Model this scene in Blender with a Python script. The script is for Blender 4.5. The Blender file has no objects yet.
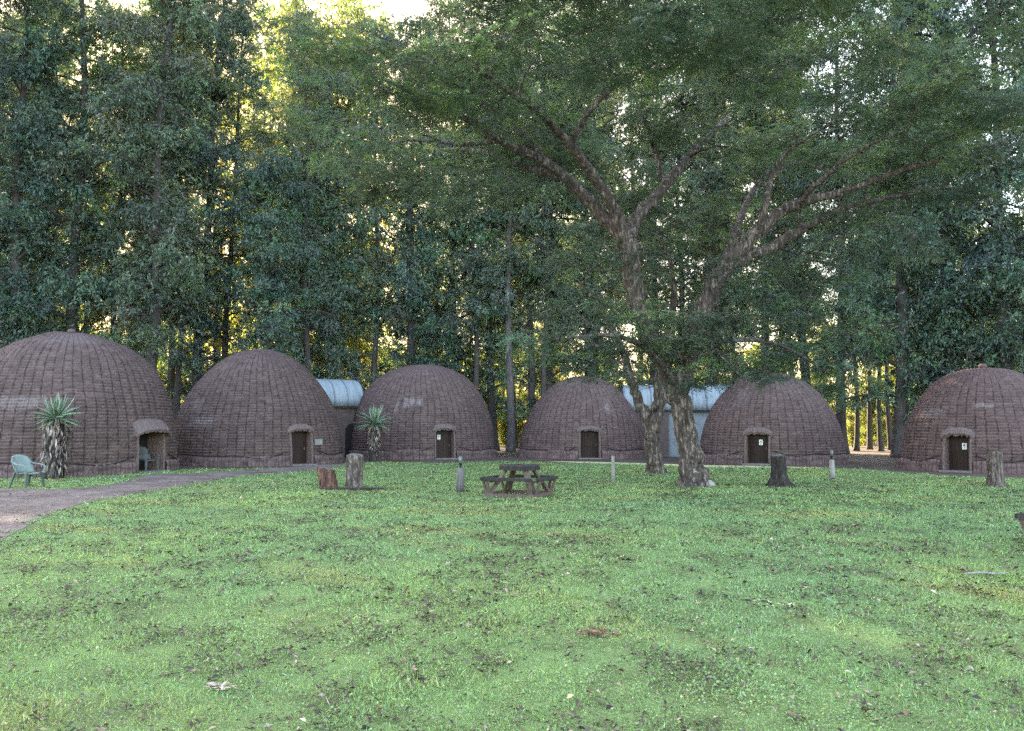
import bpy, math, random
import numpy as np
from mathutils import Vector, Matrix

R = math.radians
rng = np.random.default_rng(11)
random.seed(5)
scene = bpy.context.scene
COL = scene.collection

# ------------------------------------------------------------------ camera maths
W, H, F = 1024, 731, 835.0
CAM_Z = 1.75
PITCH = math.atan((425 - 365.5) / F)


def ray(px, py):
    u = (px - W / 2) / F
    v = (H / 2 - py) / F
    return Vector((u, math.cos(PITCH) - v * math.sin(PITCH), math.sin(PITCH) + v * math.cos(PITCH)))


def G(px, py):
    d = ray(px, py)
    t = -CAM_Z / d.z
    return Vector((d.x * t, d.y * t, 0.0))


def at(px, py, Y):
    d = ray(px, py)
    t = Y / d.y
    return Vector((d.x * t, Y, CAM_Z + d.z * t))


# ------------------------------------------------------------------ object helpers
def tag(o, label=None, cat=None, group=None, kind=None):
    if label:
        o['label'] = label
    if cat:
        o['category'] = cat
    if group:
        o['group'] = group
    if kind:
        o['kind'] = kind
    return o


def empty(name, loc=(0, 0, 0), rz=0.0, parent=None):
    o = bpy.data.objects.new(name, None)
    o.empty_display_size = 0.3
    COL.objects.link(o)
    o.location = loc
    o.rotation_euler = (0, 0, rz)
    if parent:
        o.parent = parent
    return o


def link_mesh(name, me, mat, parent=None):
    o = bpy.data.objects.new(name, me)
    COL.objects.link(o)
    if mat:
        me.materials.append(mat)
    if parent:
        o.parent = parent
    return o


def np_mesh(name, V, Fc, col=None, smooth=False, uv=None):
    """uniform polygon mesh from numpy arrays; col = per vertex rgb"""
    V = np.asarray(V, dtype=np.float32)
    Fc = np.asarray(Fc, dtype=np.int32)
    m, k = Fc.shape
    me = bpy.data.meshes.new(name)
    me.vertices.add(len(V))
    me.vertices.foreach_set('co', V.ravel())
    me.loops.add(m * k)
    me.loops.foreach_set('vertex_index', Fc.ravel())
    me.polygons.add(m)
    me.polygons.foreach_set('loop_start', np.arange(m, dtype=np.int32) * k)
    me.polygons.foreach_set('loop_total', np.full(m, k, dtype=np.int32))
    if smooth:
        me.polygons.foreach_set('use_smooth', np.ones(m, dtype=bool))
    me.update(calc_edges=True)
    if col is not None:
        a = me.color_attributes.new('tint', 'FLOAT_COLOR', 'POINT')
        c = np.ones((len(V), 4), dtype=np.float32)
        c[:, :3] = col
        a.data.foreach_set('color', c.ravel())
    if uv is not None:
        l = me.uv_layers.new(name='UVMap')
        l.data.foreach_set('uv', np.asarray(uv, dtype=np.float32)[Fc.ravel()].ravel())
    return me


class MB:
    """collects shapes into one mesh"""

    def __init__(s):
        s.v, s.f, s.n, s.sm = [], [], 0, []

    def add(s, V, Fs, smooth=False):
        for p in V:
            s.v.append(tuple(p))
        for f in Fs:
            s.f.append(tuple(i + s.n for i in f))
            s.sm.append(smooth)
        s.n += len(V)

    def hexa(s, a, b):
        """a: four bottom corners, b: four top corners, both ccw seen from above"""
        V = list(a) + list(b)
        s.add(V, [(3, 2, 1, 0), (4, 5, 6, 7), (0, 1, 5, 4), (1, 2, 6, 5), (2, 3, 7, 6), (3, 0, 4, 7)])

    def box(s, c, d, rz=0.0):
        c = Vector(c)
        x, y, z = d[0] / 2, d[1] / 2, d[2] / 2
        m = Matrix.Rotation(rz, 3, 'Z')
        P = [c + m @ Vector(q) for q in ((-x, -y, -z), (x, -y, -z), (x, y, -z), (-x, y, -z), (-x, -y, z), (x, -y, z), (x, y, z), (-x, y, z))]
        s.hexa(P[:4], P[4:])

    def bar(s, p, q, w, h, up=(0, 0, 1)):
        p, q = Vector(p), Vector(q)
        d = (q - p).normalized()
        u = Vector(up)
        sx = d.cross(u)
        if sx.length < 1e-4:
            sx = d.cross(Vector((1, 0, 0)))
        sx.normalize()
        u = sx.cross(d).normalized()
        a = [p + sx * w / 2 * i + u * h / 2 * j for i, j in ((-1, -1), (1, -1), (1, 1), (-1, 1))]
        b = [q + sx * w / 2 * i + u * h / 2 * j for i, j in ((-1, -1), (1, -1), (1, 1), (-1, 1))]
        s.hexa(a, b)

    def tube(s, pts, rad, n=8, wob=0.0, caps=True):
        pts = [Vector(p) for p in pts]
        V, Fs = [], []
        prev = None
        for i, p in enumerate(pts):
            t = (pts[min(i + 1, len(pts) - 1)] - pts[max(i - 1, 0)]).normalized()
            if prev is None:
                a = t.cross(Vector((0.31, 0.2, 0.93)))
                if a.length < 0.05:
                    a = t.cross(Vector((1, 0, 0)))
            else:
                a = prev - t * prev.dot(t)
            a.normalize()
            prev = a
            b = t.cross(a)
            r = rad[i] if hasattr(rad, '__len__') else rad
            for k in range(n):
                an = 2 * math.pi * k / n
                rr = r * (1 + wob * random.uniform(-1, 1))
                V.append(p + a * math.cos(an) * rr + b * math.sin(an) * rr)
        for i in range(len(pts) - 1):
            for k in range(n):
                Fs.append((i * n + k, i * n + (k + 1) % n, (i + 1) * n + (k + 1) % n, (i + 1) * n + k))
        if caps:
            Fs.append(tuple(range(n - 1, -1, -1)))
            Fs.append(tuple((len(pts) - 1) * n + k for k in range(n)))
        s.add(V, Fs, True)

    def prism(s, outline, z0, z1):
        n = len(outline)
        V = [(x, y, z0) for x, y in outline] + [(x, y, z1) for x, y in outline]
        Fs = [tuple(range(n - 1, -1, -1)), tuple(range(n, 2 * n))]
        Fs += [(i, (i + 1) % n, n + (i + 1) % n, n + i) for i in range(n)]
        s.add(V, Fs)

    def build(s, name, mat, parent=None, bevel=0.0):
        me = bpy.data.meshes.new(name)
        me.from_pydata(s.v, [], s.f)
        me.polygons.foreach_set('use_smooth', s.sm)
        me.update()
        o = link_mesh(name, me, mat, parent)
        if bevel:
            b = o.modifiers.new('bevel', 'BEVEL')
            b.width = bevel
            b.segments = 2
            b.limit_method = 'ANGLE'
        return o


def copy_tree(o, parent=None):
    c = o.copy()
    COL.objects.link(c)
    c.parent = parent
    for ch in [x for x in KIDS.get(o.name, [])] or list(o.children):
        copy_tree(ch, c)
    return c


KIDS = {}


# ------------------------------------------------------------------ material helpers
class NT:
    def __init__(s, name):
        s.m = bpy.data.materials.new(name)
        s.m.use_nodes = True
        s.t = s.m.node_tree
        s.t.nodes.clear()
        s.out = s.t.nodes.new('ShaderNodeOutputMaterial')

    def n(s, typ, **kw):
        nd = s.t.nodes.new('ShaderNode' + typ)
        for k, v in kw.items():
            if k.startswith('i_'):
                key = k[2:]
                key = int(key) if key.isdigit() else key.replace('_', ' ')
                if hasattr(v, 'is_output'):
                    s.t.links.new(v, nd.inputs[key])
                else:
                    nd.inputs[key].default_value = v
            else:
                setattr(nd, k, v)
        return nd

    def link(s, a, b):
        s.t.links.new(a, b)

    def math(s, op, a, b=None, clamp=False):
        nd = s.t.nodes.new('ShaderNodeMath')
        nd.operation = op
        nd.use_clamp = clamp
        for i, v in enumerate((a, b)):
            if v is None:
                continue
            if hasattr(v, 'is_output'):
                s.t.links.new(v, nd.inputs[i])
            else:
                nd.inputs[i].default_value = v
        return nd.outputs[0]

    def ramp(s, fac, stops):
        nd = s.t.nodes.new('ShaderNodeValToRGB')
        e = nd.color_ramp.elements
        while len(e) < len(stops):
            e.new(0.5)
        for k, (p, c) in enumerate(stops):
            e[k].position = p
            e[k].color = (*c, 1) if len(c) == 3 else c
        s.t.links.new(fac, nd.inputs[0])
        return nd.outputs[0]

    def mix(s, fac, a, b, mode='MIX'):
        nd = s.t.nodes.new('ShaderNodeMix')
        nd.data_type = 'RGBA'
        nd.blend_type = mode
        for sock, v in ((nd.inputs[0], fac), (nd.inputs[6], a), (nd.inputs[7], b)):
            if hasattr(v, 'is_output'):
                s.t.links.new(v, sock)
            elif isinstance(v, tuple):
                sock.default_value = (*v, 1)
            else:
                sock.default_value = v
        return nd.outputs[2]

    def noise(s, vec, scale, detail=4, rough=0.6, dist=0.0):
        nd = s.n('TexNoise')
        nd.inputs['Scale'].default_value = scale
        nd.inputs['Detail'].default_value = detail
        nd.inputs['Roughness'].default_value = rough
        nd.inputs['Distortion'].default_value = dist
        if vec is not None:
            s.link(vec, nd.inputs['Vector'])
        return nd.outputs['Fac']

    def mapping(s, vec, scale=(1, 1, 1), rot=(0, 0, 0)):
        nd = s.n('Mapping')
        nd.inputs['Scale'].default_value = scale
        nd.inputs['Rotation'].default_value = rot
        s.link(vec, nd.inputs['Vector'])
        return nd.outputs[0]

    def obj(s):
        return s.n('TexCoord').outputs['Object']

    def pbsdf(s, col, rough=0.85, bump=None, bstr=0.5, bdist=0.02, spec=0.3):
        b = s.n('BsdfPrincipled')
        if hasattr(col, 'is_output'):
            s.link(col, b.inputs['Base Color'])
        else:
            b.inputs['Base Color'].default_value = (*col, 1)
        b.inputs['Roughness'].default_value = rough
        b.inputs['Specular IOR Level'].default_value = spec
        if bump is not None:
            bp = s.n('Bump')
            bp.inputs['Strength'].default_value = bstr
            bp.inputs['Distance'].default_value = bdist
            s.link(bump, bp.inputs['Height'])
            s.link(bp.outputs[0], b.inputs['Normal'])
        s.link(b.outputs[0], s.out.inputs[0])
        return s.m


def m_wood(name, c0, c1, c2, scale=3.0, stretch=(6, 6, 0.7), rough=0.85):
    t = NT(name)
    v = t.obj()
    n1 = t.noise(t.mapping(v, stretch), scale, 6, 0.7, 0.3)
    n2 = t.noise(v, 2.2, 4, 0.6)
    col = t.ramp(n1, [(0.3, c0), (0.5, c1), (0.72, c2)])
    col = t.mix(t.math('MULTIPLY', n2, 0.5), col, c0)
    return t.pbsdf(col, rough, n1, 0.7, 0.02)


def m_plain(name, c, rough=0.6, var=0.25, scale=8.0, spec=0.4, bstr=0.15):
    t = NT(name)
    v = t.obj()
    n = t.noise(v, scale, 5, 0.65)
    lo = tuple(x * (1 - var) for x in c)
    hi = tuple(min(1, x * (1 + var)) for x in c)
    return t.pbsdf(t.ramp(n, [(0.3, lo), (0.7, hi)]), rough, n, bstr, 0.01, spec)


def m_leaf(name, trans=0.4, tcol=(1.25, 1.2, 0.45), gloss=0.06, vary=False):
    """leaf: the colour of each leaf comes from its own tint attribute"""
    t = NT(name)
    a = t.n('Attribute', attribute_name='tint')
    c = a.outputs['Color']
    if vary:
        oi = t.n('ObjectInfo')
        c = t.mix(1.0, c, t.ramp(oi.outputs['Random'], [(0, (.90, 1.03, 1.08)), (.35, (1.18, 1.18, 1.12)), (.7, (.95, 1.12, 1.22)), (1, (1.42, 1.36, 1.2))]), 'MULTIPLY')
    d = t.n('BsdfDiffuse', i_Color=c)
    tc = t.mix(1.0, c, tcol, 'MULTIPLY')
    tr = t.n('BsdfTranslucent', i_Color=tc)
    mx = t.n('MixShader', i_0=trans)
    t.link(d.outputs[0], mx.inputs[1])
    t.link(tr.outputs[0], mx.inputs[2])
    g = t.n('BsdfGlossy')
    g.inputs['Color'].default_value = (0.8, 0.85, 0.9, 1)
    g.inputs['Roughness'].default_value = 0.42
    m2 = t.n('MixShader', i_0=gloss)
    t.link(mx.outputs[0], m2.inputs[1])
    t.link(g.outputs[0], m2.inputs[2])
    t.link(m2.outputs[0], t.out.inputs[0])
    return t.m


def m_bark(name, dark, mid, pale, pale_amt=0.5, scale=1.0):
    t = NT(name)
    v = t.obj()
    st = t.mapping(v, (4.0, 4.0, 0.9))
    fis = t.noise(st, 2.6 * scale, 7, 0.7, 0.6)
    pat = t.noise(t.mapping(v, (3.4, 3.4, 0.9)), 2.1 * scale, 7, 0.72, 0.5)
    col = t.ramp(fis, [(0.36, dark), (0.52, mid), (0.75, mid)])
    pm = t.ramp(pat, [(pale_amt - .03, (0, 0, 0)), (pale_amt + 0.12, (1, 1, 1))])
    fm = t.ramp(fis, [(0.42, (0.15,) * 3), (0.55, (1, 1, 1))])
    col = t.mix(t.mix(1.0, pm, fm, 'MULTIPLY'), col, pale)
    return t.pbsdf(col, 0.9, fis, 1.0, 0.06, 0.2)


def m_thatch(name, dark, base, light, nseam, course=0.14):
    t = NT(name)
    uv = t.n('UVMap').outputs[0]
    sp = t.n('SeparateXYZ')
    t.link(uv, sp.inputs[0])
    u, v = sp.outputs[0], sp.outputs[1]          # u: turns around the hut * 10, v: arc length (m)
    o = t.obj()
    wob = t.noise(o, 2.3, 3, 0.6)
    wob2 = t.noise(o, 6.0, 2, 0.6)
    # straw fibres running down the slope
    fv = t.n('CombineXYZ')
    t.link(t.math('MULTIPLY', u, 60.0), fv.inputs[0])
    t.link(t.math('MULTIPLY', v, 5.0), fv.inputs[1])
    fib = t.noise(fv.outputs[0], 1.6, 5, 0.75)
    blot = t.noise(o, 1.1, 5, 0.65, 0.5)
    blot2 = t.noise(o, 5.5, 4, 0.7)
    col = t.ramp(fib, [(0.25, dark), (0.5, base), (0.78, light)])
    # each bundle (cell between ropes) has a slightly different age
    cell = t.n('CombineXYZ')
    t.link(t.math('FLOOR', t.math('MULTIPLY', u, nseam / 10.0)), cell.inputs[0])
    t.link(t.math('FLOOR', t.math('ADD', t.math('DIVIDE', v, course), t.math('MULTIPLY', wob, 1.0))), cell.inputs[1])
    wn = t.n('TexWhiteNoise', noise_dimensions='2D')
    t.link(cell.outputs[0], wn.inputs['Vector'])
    col = t.mix(t.math('MULTIPLY', wn.outputs['Value'], 0.5), col, dark)
    col = t.mix(t.ramp(blot, [(0.48, (0, 0, 0)), (0.68, (0.5,) * 3)]), col, tuple(x * 0.62 for x in base))
    col = t.mix(t.ramp(blot2, [(0.56, (0, 0, 0)), (0.74, (0.5,) * 3)]), col, light)
    # sewn rope lines: courses and seams
    fc = t.math('FRACT', t.math('ADD', t.math('DIVIDE', v, course), t.math('MULTIPLY', wob, 1.0)))
    lc = t.ramp(fc, [(0.0, (0.58,) * 3), (0.24, (0, 0, 0)), (0.88, (0, 0, 0)), (1.0, (0.58,) * 3)])
    fs = t.math('FRACT', t.math('ADD', t.math('MULTIPLY', u, nseam / 10.0), t.math('MULTIPLY', wob2, 0.35)))
    ls = t.ramp(fs, [(0.0, (0.95,) * 3), (0.12, (0, 0, 0)), (0.89, (0, 0, 0)), (1.0, (0.95,) * 3)])
    gap = t.noise(o, 3.3, 3, 0.6)
    gm = t.ramp(gap, [(0.36, (0.4,) * 3), (0.58, (1, 1, 1))])
    lines = t.mix(1.0, t.mix(1.0, lc, ls, 'LIGHTEN'), gm, 'MULTIPLY')
    col = t.mix(lines, col, (0.022, 0.016, 0.017))
    # pale weathered / whitewash stain, shape from vertex data of the thing itself
    a = t.n('Attribute', attribute_name='tint')
    sm = t.math('MULTIPLY', a.outputs['Fac'], t.ramp(t.noise(fv.outputs[0], 0.9, 4, 0.7), [(0.35, (0, 0, 0)), (0.62, (1, 1, 1))]))
    col = t.mix(t.math('MULTIPLY', sm, .65), col, (0.36, 0.31, 0.32))
    hgt = t.math('SUBTRACT', fib, t.math('MULTIPLY', lines, 0.7))
    return t.pbsdf(col, 0.95, hgt, 0.9, 0.03, 0.1)


MAT = {}
MAT['wood_dark'] = m_wood('dark_weathered_wood', (0.014, 0.012, 0.011), (0.032, 0.027, 0.025), (0.075, 0.063, 0.058))
MAT['wood_red'] = m_wood('reddish_weathered_wood', (0.05, 0.034, 0.028), (0.12, 0.08, 0.066), (0.20, 0.14, 0.115))
MAT['wood_moss'] = m_wood('mossy_wood', (0.04, 0.045, 0.02), (0.10, 0.11, 0.05), (0.18, 0.16, 0.08))
MAT['wood_post'] = m_wood('grey_post_wood', (0.05, 0.045, 0.04), (0.13, 0.115, 0.105), (0.26, 0.24, 0.22))
MAT['wood_pale'] = m_wood('pale_post_wood', (0.14, 0.13, 0.12), (0.26, 0.24, 0.22), (0.40, 0.38, 0.36))
MAT['stump_red'] = m_bark('red_stump_wood', (0.022, 0.014, 0.012), (0.10, 0.052, 0.042), (0.25, 0.12, 0.085), 0.5, 1.5)
MAT['stump_grey'] = m_bark('grey_stump_wood', (0.018, 0.014, 0.013), (0.095, 0.070, 0.060), (0.27, 0.22, 0.19), 0.49, 1.8)
MAT['stump_dark'] = m_bark('dark_stump_wood', (0.014, 0.012, 0.012), (0.045, 0.036, 0.033), (0.2, 0.16, 0.14), 0.6, 1.6)
MAT['door'] = m_wood('dark_brown_door', (0.013, 0.0055, 0.0045), (0.032, 0.0135, 0.010), (0.055, 0.024, 0.017), 2.0, (12, 12, 0.6), 0.6)
MAT['paper'] = m_plain('white_paper', (0.75, 0.76, 0.72), 0.7, 0.08)
MAT['print'] = m_plain('black_print', (0.03, 0.03, 0.035), 0.7, 0.1)
MAT['plaque'] = m_plain('grey_plaque', (0.21, 0.205, 0.20), 0.6, 0.2)
MAT['rope'] = m_plain('dark_rope', (0.022, 0.018, 0.018), 0.95, 0.3, 30)
MAT['stone'] = m_plain('pale_stone', (0.27, 0.25, 0.235), 0.9, 0.3, 9, 0.2, 0.5)
MAT['cement'] = m_plain('worn_cement', (0.17, 0.145, 0.145), 0.9, 0.3, 6, 0.2, 0.4)
t_ = NT('pale_blue_sheet_metal')
o_ = t_.obj()
st_ = t_.noise(t_.mapping(o_, (5, .6, .6)), 1.6, 6, .7, .4)
MAT['tin'] = t_.pbsdf(t_.ramp(st_, [(.3, (.12, .135, .14)), (.5, (.205, .24, .265)), (.7, (.25, .285, .31))]), .55, st_, .15, .01, .4)
MAT['tin_seam'] = m_plain('dull_roof_seam', (0.13, 0.15, 0.165), 0.6, 0.2)
MAT['white_wall'] = m_plain('whitewashed_plaster', (0.19, 0.215, 0.23), 0.8, 0.22, 3)
MAT['mud_wall'] = m_plain('brown_plaster', (0.10, 0.07, 0.064), 0.9, 0.3, 5)
MAT['black'] = m_plain('dark_opening', (0.012, 0.011, 0.011), 0.9, 0.2)
MAT['chair'] = m_plain('pale_green_plastic', (0.145, 0.19, 0.172), 0.5, 0.1, 6)
MAT['chair_leg'] = m_plain('dark_green_plastic', (0.045, 0.065, 0.06), 0.5, 0.2, 6)  # darker tone of the chair green, for the legs
MAT['chair_grey'] = m_plain('grey_weathered_plastic', (0.075, 0.08, 0.08), 0.6, 0.25, 6)
MAT['lamp'] = m_plain('dull_metal_lamp', (0.10, 0.12, 0.12), 0.45, 0.2)
MAT['lamp_glass'] = m_plain('lamp_lens', (0.20, 0.21, 0.20), 0.4, 0.1)
MAT['gum_bark'] = m_bark('gum_bark', (0.03, 0.024, 0.022), (0.075, 0.06, 0.055), (0.17, 0.15, 0.14), 0.60)
MAT['gum_bark_pale'] = m_bark('pale_gum_bark', (0.04, 0.033, 0.032), (0.10, 0.085, 0.08), (0.19, 0.165, 0.155), 0.55)
MAT['acacia_bark'] = m_bark('acacia_bark', (0.020, 0.015, 0.014), (0.078, 0.058, 0.051), (0.36, 0.30, 0.26), 0.525, 1.3)
MAT['leaf_gum'] = m_leaf('gum_leaf', 0.36, (1.2, 1.18, 0.65), 0.05, True)
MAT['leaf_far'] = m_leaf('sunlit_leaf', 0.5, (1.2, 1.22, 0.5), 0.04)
MAT['leaf_acacia'] = m_leaf('acacia_leaf', 0.36, (1.05, 1.1, 0.7), 0.04)
MAT['leaf_aloe'] = m_leaf('aloe_leaf', 0.06, (1, 1, 1), 0.10)
MAT['leaf_dry'] = m_leaf('dry_leaf', 0.12, (1, 1, 1), 0.02)
MAT['grass'] = m_leaf('grass_blade', 0.35, (1.15, 1.15, 0.5), 0.04)


def ground_mat(name, stops, scale=0.6, fine=9.0, bstr=0.6):
    t = NT(name)
    v = t.obj()
    n1 = t.noise(v, scale, 6, 0.65, 0.3)
    n2 = t.noise(v, fine, 6, 0.75)
    f = t.math('ADD', t.math('MULTIPLY', n1, 0.45), t.math('MULTIPLY', n2, 0.55))
    return t.pbsdf(t.ramp(f, stops), 0.95, n2, bstr, 0.03, 0.1)


MAT['dirt'] = ground_mat('forest_floor', [(0.35, (0.03, 0.022, 0.018)), (0.5, (0.075, 0.055, 0.045)), (0.66, (0.15, 0.115, 0.095))])
MAT['lawn'] = ground_mat('lawn_soil_and_moss', [(0.36, (0.04, 0.036, 0.024)), (0.46, (0.085, 0.12, 0.045)), (0.6, (0.155, 0.235, 0.085))], 1.3, 38.0)
MAT['path'] = ground_mat('worn_path', [(0.36, (0.06, 0.043, 0.037)), (0.48, (0.125, 0.092, 0.082)), (0.62, (0.22, 0.170, 0.153))], 0.8, 7.0, 0.4)
MAT['sun_streak'] = ground_mat('painted_sunlit_grass', [(0.35, (0.26, 0.24, 0.12)), (0.5, (0.44, 0.42, 0.22)), (0.65, (0.6, 0.56, 0.34))], 1.5, 9.0)  # pale yellow with the sunlight on the grass painted into the colour

# ------------------------------------------------------------------ ground
def poly_sheet(name, pts, z, mat):
    me = bpy.data.meshes.new(name)
    me.from_pydata([(p[0], p[1], z) for p in pts], [], [tuple(range(len(pts)))])
    o = link_mesh(name, me, mat)
    o['kind'] = 'structure'
    return o


poly_sheet('ground', [(-240, -80, 0), (240, -80, 0), (240, 330, 0), (-240, 330, 0)], 0.0, MAT['dirt'])
far_edge = [(-120, 484), (-40, 480), (30, 478), (90, 477), (130, 474), (190, 469.5), (290, 468), (345, 463.5), (385, 462), (440, 463.5), (500, 461.5),
            (560, 463), (620, 464), (700, 467), (780, 467), (860, 469), (905, 473), (960, 477), (1024, 479), (1120, 486), (1230, 492)]
fe = [G(*p) for p in far_edge]
lawn_poly = [Vector((-16, -3, 0)), Vector((16, -3, 0)), Vector((24, 14, 0))] + fe[::-1] + [Vector((-22, 14, 0))]
poly_sheet('lawn', lawn_poly, 0.006, MAT['lawn'])
path_up = [(-160, 489), (0, 489), (50, 490), (100, 487), (128, 480.5), (150, 475), (165, 474), (185, 474), (230, 471.5), (290, 467.5), (318, 465), (345, 464.2)]
path_lo = [(345, 466.2), (305, 471), (270, 474), (232, 477), (190, 485), (130, 495), (85, 503), (62, 510), (40, 520), (0, 541), (-80, 585), (-260, 700)]
path_poly = [G(*p) for p in path_up] + [G(*p) for p in path_lo]
poly_sheet('path', path_poly, 0.012, MAT['path'])


sun_streak_px = [(545, 461.3), (590, 461.9), (650, 463.6), (705, 465.4), (770, 466.3), (835, 468.2), (770, 468.1), (705, 467.6), (650, 465.6), (590, 463.6)]
poly_sheet('painted_sun_streak', [G(*p) for p in sun_streak_px], 0.010, MAT['sun_streak'])  # sunlit streak of grass along the far lawn edge, painted as a pale strip


def inside(poly, X, Y):
    X, Y = np.asarray(X), np.asarray(Y)
    r = np.zeros(X.shape, bool)
    n = len(poly)
    for i in range(n):
        x0, y0 = poly[i][0], poly[i][1]
        x1, y1 = poly[(i + 1) % n][0], poly[(i + 1) % n][1]
        if y0 == y1:
            continue
        c = ((y0 > Y) != (y1 > Y)) & (X < (x1 - x0) * (Y - y0) / (y1 - y0) + x0)
        r ^= c
    return r


def wave(X, Y, s, seed):
    """cheap smooth noise about -1..1"""
    g = np.random.default_rng(seed)
    o = np.zeros_like(X)
    for k in range(7):
        a = g.uniform(0, 6.28)
        fq = s * g.uniform(0.6, 2.2)
        o += np.sin((X * math.cos(a) + Y * math.sin(a)) * fq + g.uniform(0, 6.28))
    return o / 2.6


# ------------------------------------------------------------------ leaf geometry
def leaf_quads(P, D, L, Wd, roll=None, fold=0.0):
    """rhombic leaves: P base points, D unit axis, L lengths, Wd widths"""
    n = len(P)
    rv = rng.normal(size=(n, 3)) if roll is None else roll
    S = np.cross(D, rv)
    S /= np.linalg.norm(S, axis=1, keepdims=True) + 1e-9
    L = np.broadcast_to(L, (n,))[:, None]
    Wd = np.broadcast_to(Wd, (n,))[:, None]
    mid = P + D * L * 0.45
    V = np.stack([P, mid + S * Wd / 2, P + D * L, mid - S * Wd / 2], axis=1).reshape(-1, 3)
    Fc = np.arange(4 * n).reshape(n, 4)
    return V, Fc


def tint(n, base, var=0.25, hue=0.12, g=None):
    g = g or rng
    b = np.array(base)[None, :] * np.exp(g.normal(0, var, (n, 1)))
    b = b * np.exp(g.normal(0, hue, (n, 3)))
    return np.clip(b, 0.004, 0.8)


def unit(a):
    return a / (np.linalg.norm(a, axis=-1, keepdims=True) + 1e-9)


# ------------------------------------------------------------------ trees: gums
def gum_variant(seed, Ht=26.0, z_first=4.0, cr=3.6, nl=34, r0=0.34, base=(0.066, 0.092, 0.066), dens=1.0, leaf=(0.195, 0.058), round_=False, strands=15, per=21):
    random.seed(seed)
    g = np.random.default_rng(seed)
    trunk = MB()
    bx, by = random.uniform(-.6, .6), random.uniform(-.6, .6)

    def tp(z):
        q = z / Ht
        return Vector((bx * q * q * 1.6 + 0.18 * math.sin(z * .35 + seed), by * q * q * 1.6 + 0.15 * math.cos(z * .3 + seed) - .15, z))

    zs = [-0.1, 0.25, 0.8, 1.6] + [Ht * k / 14 for k in range(2, 14)] + [Ht * 0.985]
    zs = sorted(zs)
    rad = [r0 * (1 - 0.93 * (z / Ht) ** 0.9) * (1.45 if z < 0 else 1.22 if z < .3 else 1.06 if z < 1 else 1) + .015 if z > 0 else r0 * 1.5 for z in zs]
    trunk.tube([tp(z) for z in zs], rad, 10, 0.05)
    clumps = []
    for i in range(nl):
        q = (i + random.random()) / nl
        z0 = z_first + (Ht - z_first - 0.4) * q
        if round_:
            prof = math.sqrt(max(0.05, 1 - (2 * q - 0.9) ** 2))
        else:
            prof = (0.62 + 0.9 * q) if q < 0.35 else (0.95 - 0.52 * ((q - .35) / .65) ** 2.6) + .05
        L = cr * prof * random.uniform(0.55, 1.2)
        az = i * 2.4 + random.uniform(-.6, .6)
        el = random.uniform(0.15, 0.75)
        d = Vector((math.cos(az) * math.cos(el), math.sin(az) * math.cos(el), math.sin(el)))
        p0 = tp(z0)
        pts = [p0]
        nn = 5
        for k in range(1, nn + 1):
            t = k / nn
            pts.append(p0 + d * L * t + Vector((random.uniform(-.12, .12), random.uniform(-.12, .12), -0.28 * L * t * t)) )
        rr = max(.02, r0 * (1 - z0 / Ht) * .38 + .015)
        trunk.tube(pts, [rr * (1 - .8 * k / nn) for k in range(nn + 1)], 5, 0, False)
        for k in range(random.randint(4, 6)):
            t = random.uniform(0.3, 1.0)
            b = pts[0].lerp(pts[-1], t)
            j = min(nn, int(t * nn))
            b = pts[j]
            off = Vector((random.gauss(0, 1), random.gauss(0, 1), random.gauss(0.1, .55)))
            off.normalize()
            e = b + off * random.uniform(.35, 1.0) * (0.5 + L * .2)
            trunk.tube([b, b.lerp(e, .5) + Vector((0, 0, .08)), e], [rr * .4, rr * .3, .008], 4, 0, False)
            clumps.append((e, random.uniform(.65, 1.3)))
    # leaves: drooping strands in each clump
    C = np.array([list(c) for c, _ in clumps])
    cr_ = np.array([r for _, r in clumps])
    ns = int(strands * dens)
    nC = len(C)
    S0 = np.repeat(C, ns, 0) + g.normal(0, .42, (nC * ns, 3)) * np.repeat(cr_, ns)[:, None] * np.array([1, 1, .7])
    Dd = g.normal(0, 1, (nC * ns, 3))
    Dd[:, 2] = Dd[:, 2] * .4 + .15
    Dd = unit(Dd)
    SL = g.uniform(.35, .95, nC * ns) * np.repeat(cr_, ns)
    t = g.random((nC * ns, per))
    P = S0[:, None, :] + Dd[:, None, :] * (t * SL[:, None])[..., None]
    P[..., 2] -= (t * t) * SL[:, None] * .75
    T = Dd[:, None, :] * np.ones_like(t)[..., None]
    T[..., 2] -= 1.5 * t + .55
    T = unit(T) + g.normal(0, .45, P.shape)
    P = P.reshape(-1, 3) + g.normal(0, .05, (nC * ns * per, 3))
    D = unit(T.reshape(-1, 3))
    n = len(P)
    V, Fc = leaf_quads(P, D, leaf[0] * g.uniform(.6, 1.35, n), leaf[1] * g.uniform(.7, 1.3, n))
    # colour: each clump is of one age
    ctint = np.exp(g.normal(0, .22, (nC, 1))) * np.exp(g.normal(0, .09, (nC, 3)))
    col = tint(n, base, .2, .08, g) * np.repeat(ctint, ns * per, 0)
    young = g.random(nC) < .12
    col[np.repeat(young, ns * per)] *= np.array([1.35, 1.45, 1.0])
    col = np.clip(np.repeat(col, 4, 0), 0.004, .7)
    return trunk, np_mesh('gum_leaves', V, Fc, col)


def proto_tree(name, mb, leaves, bark, leafmat):
    root = empty(name)
    tr = mb.build('trunk', MAT[bark], root)
    cr = link_mesh('crown', leaves, MAT[leafmat], root)
    return root


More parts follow.
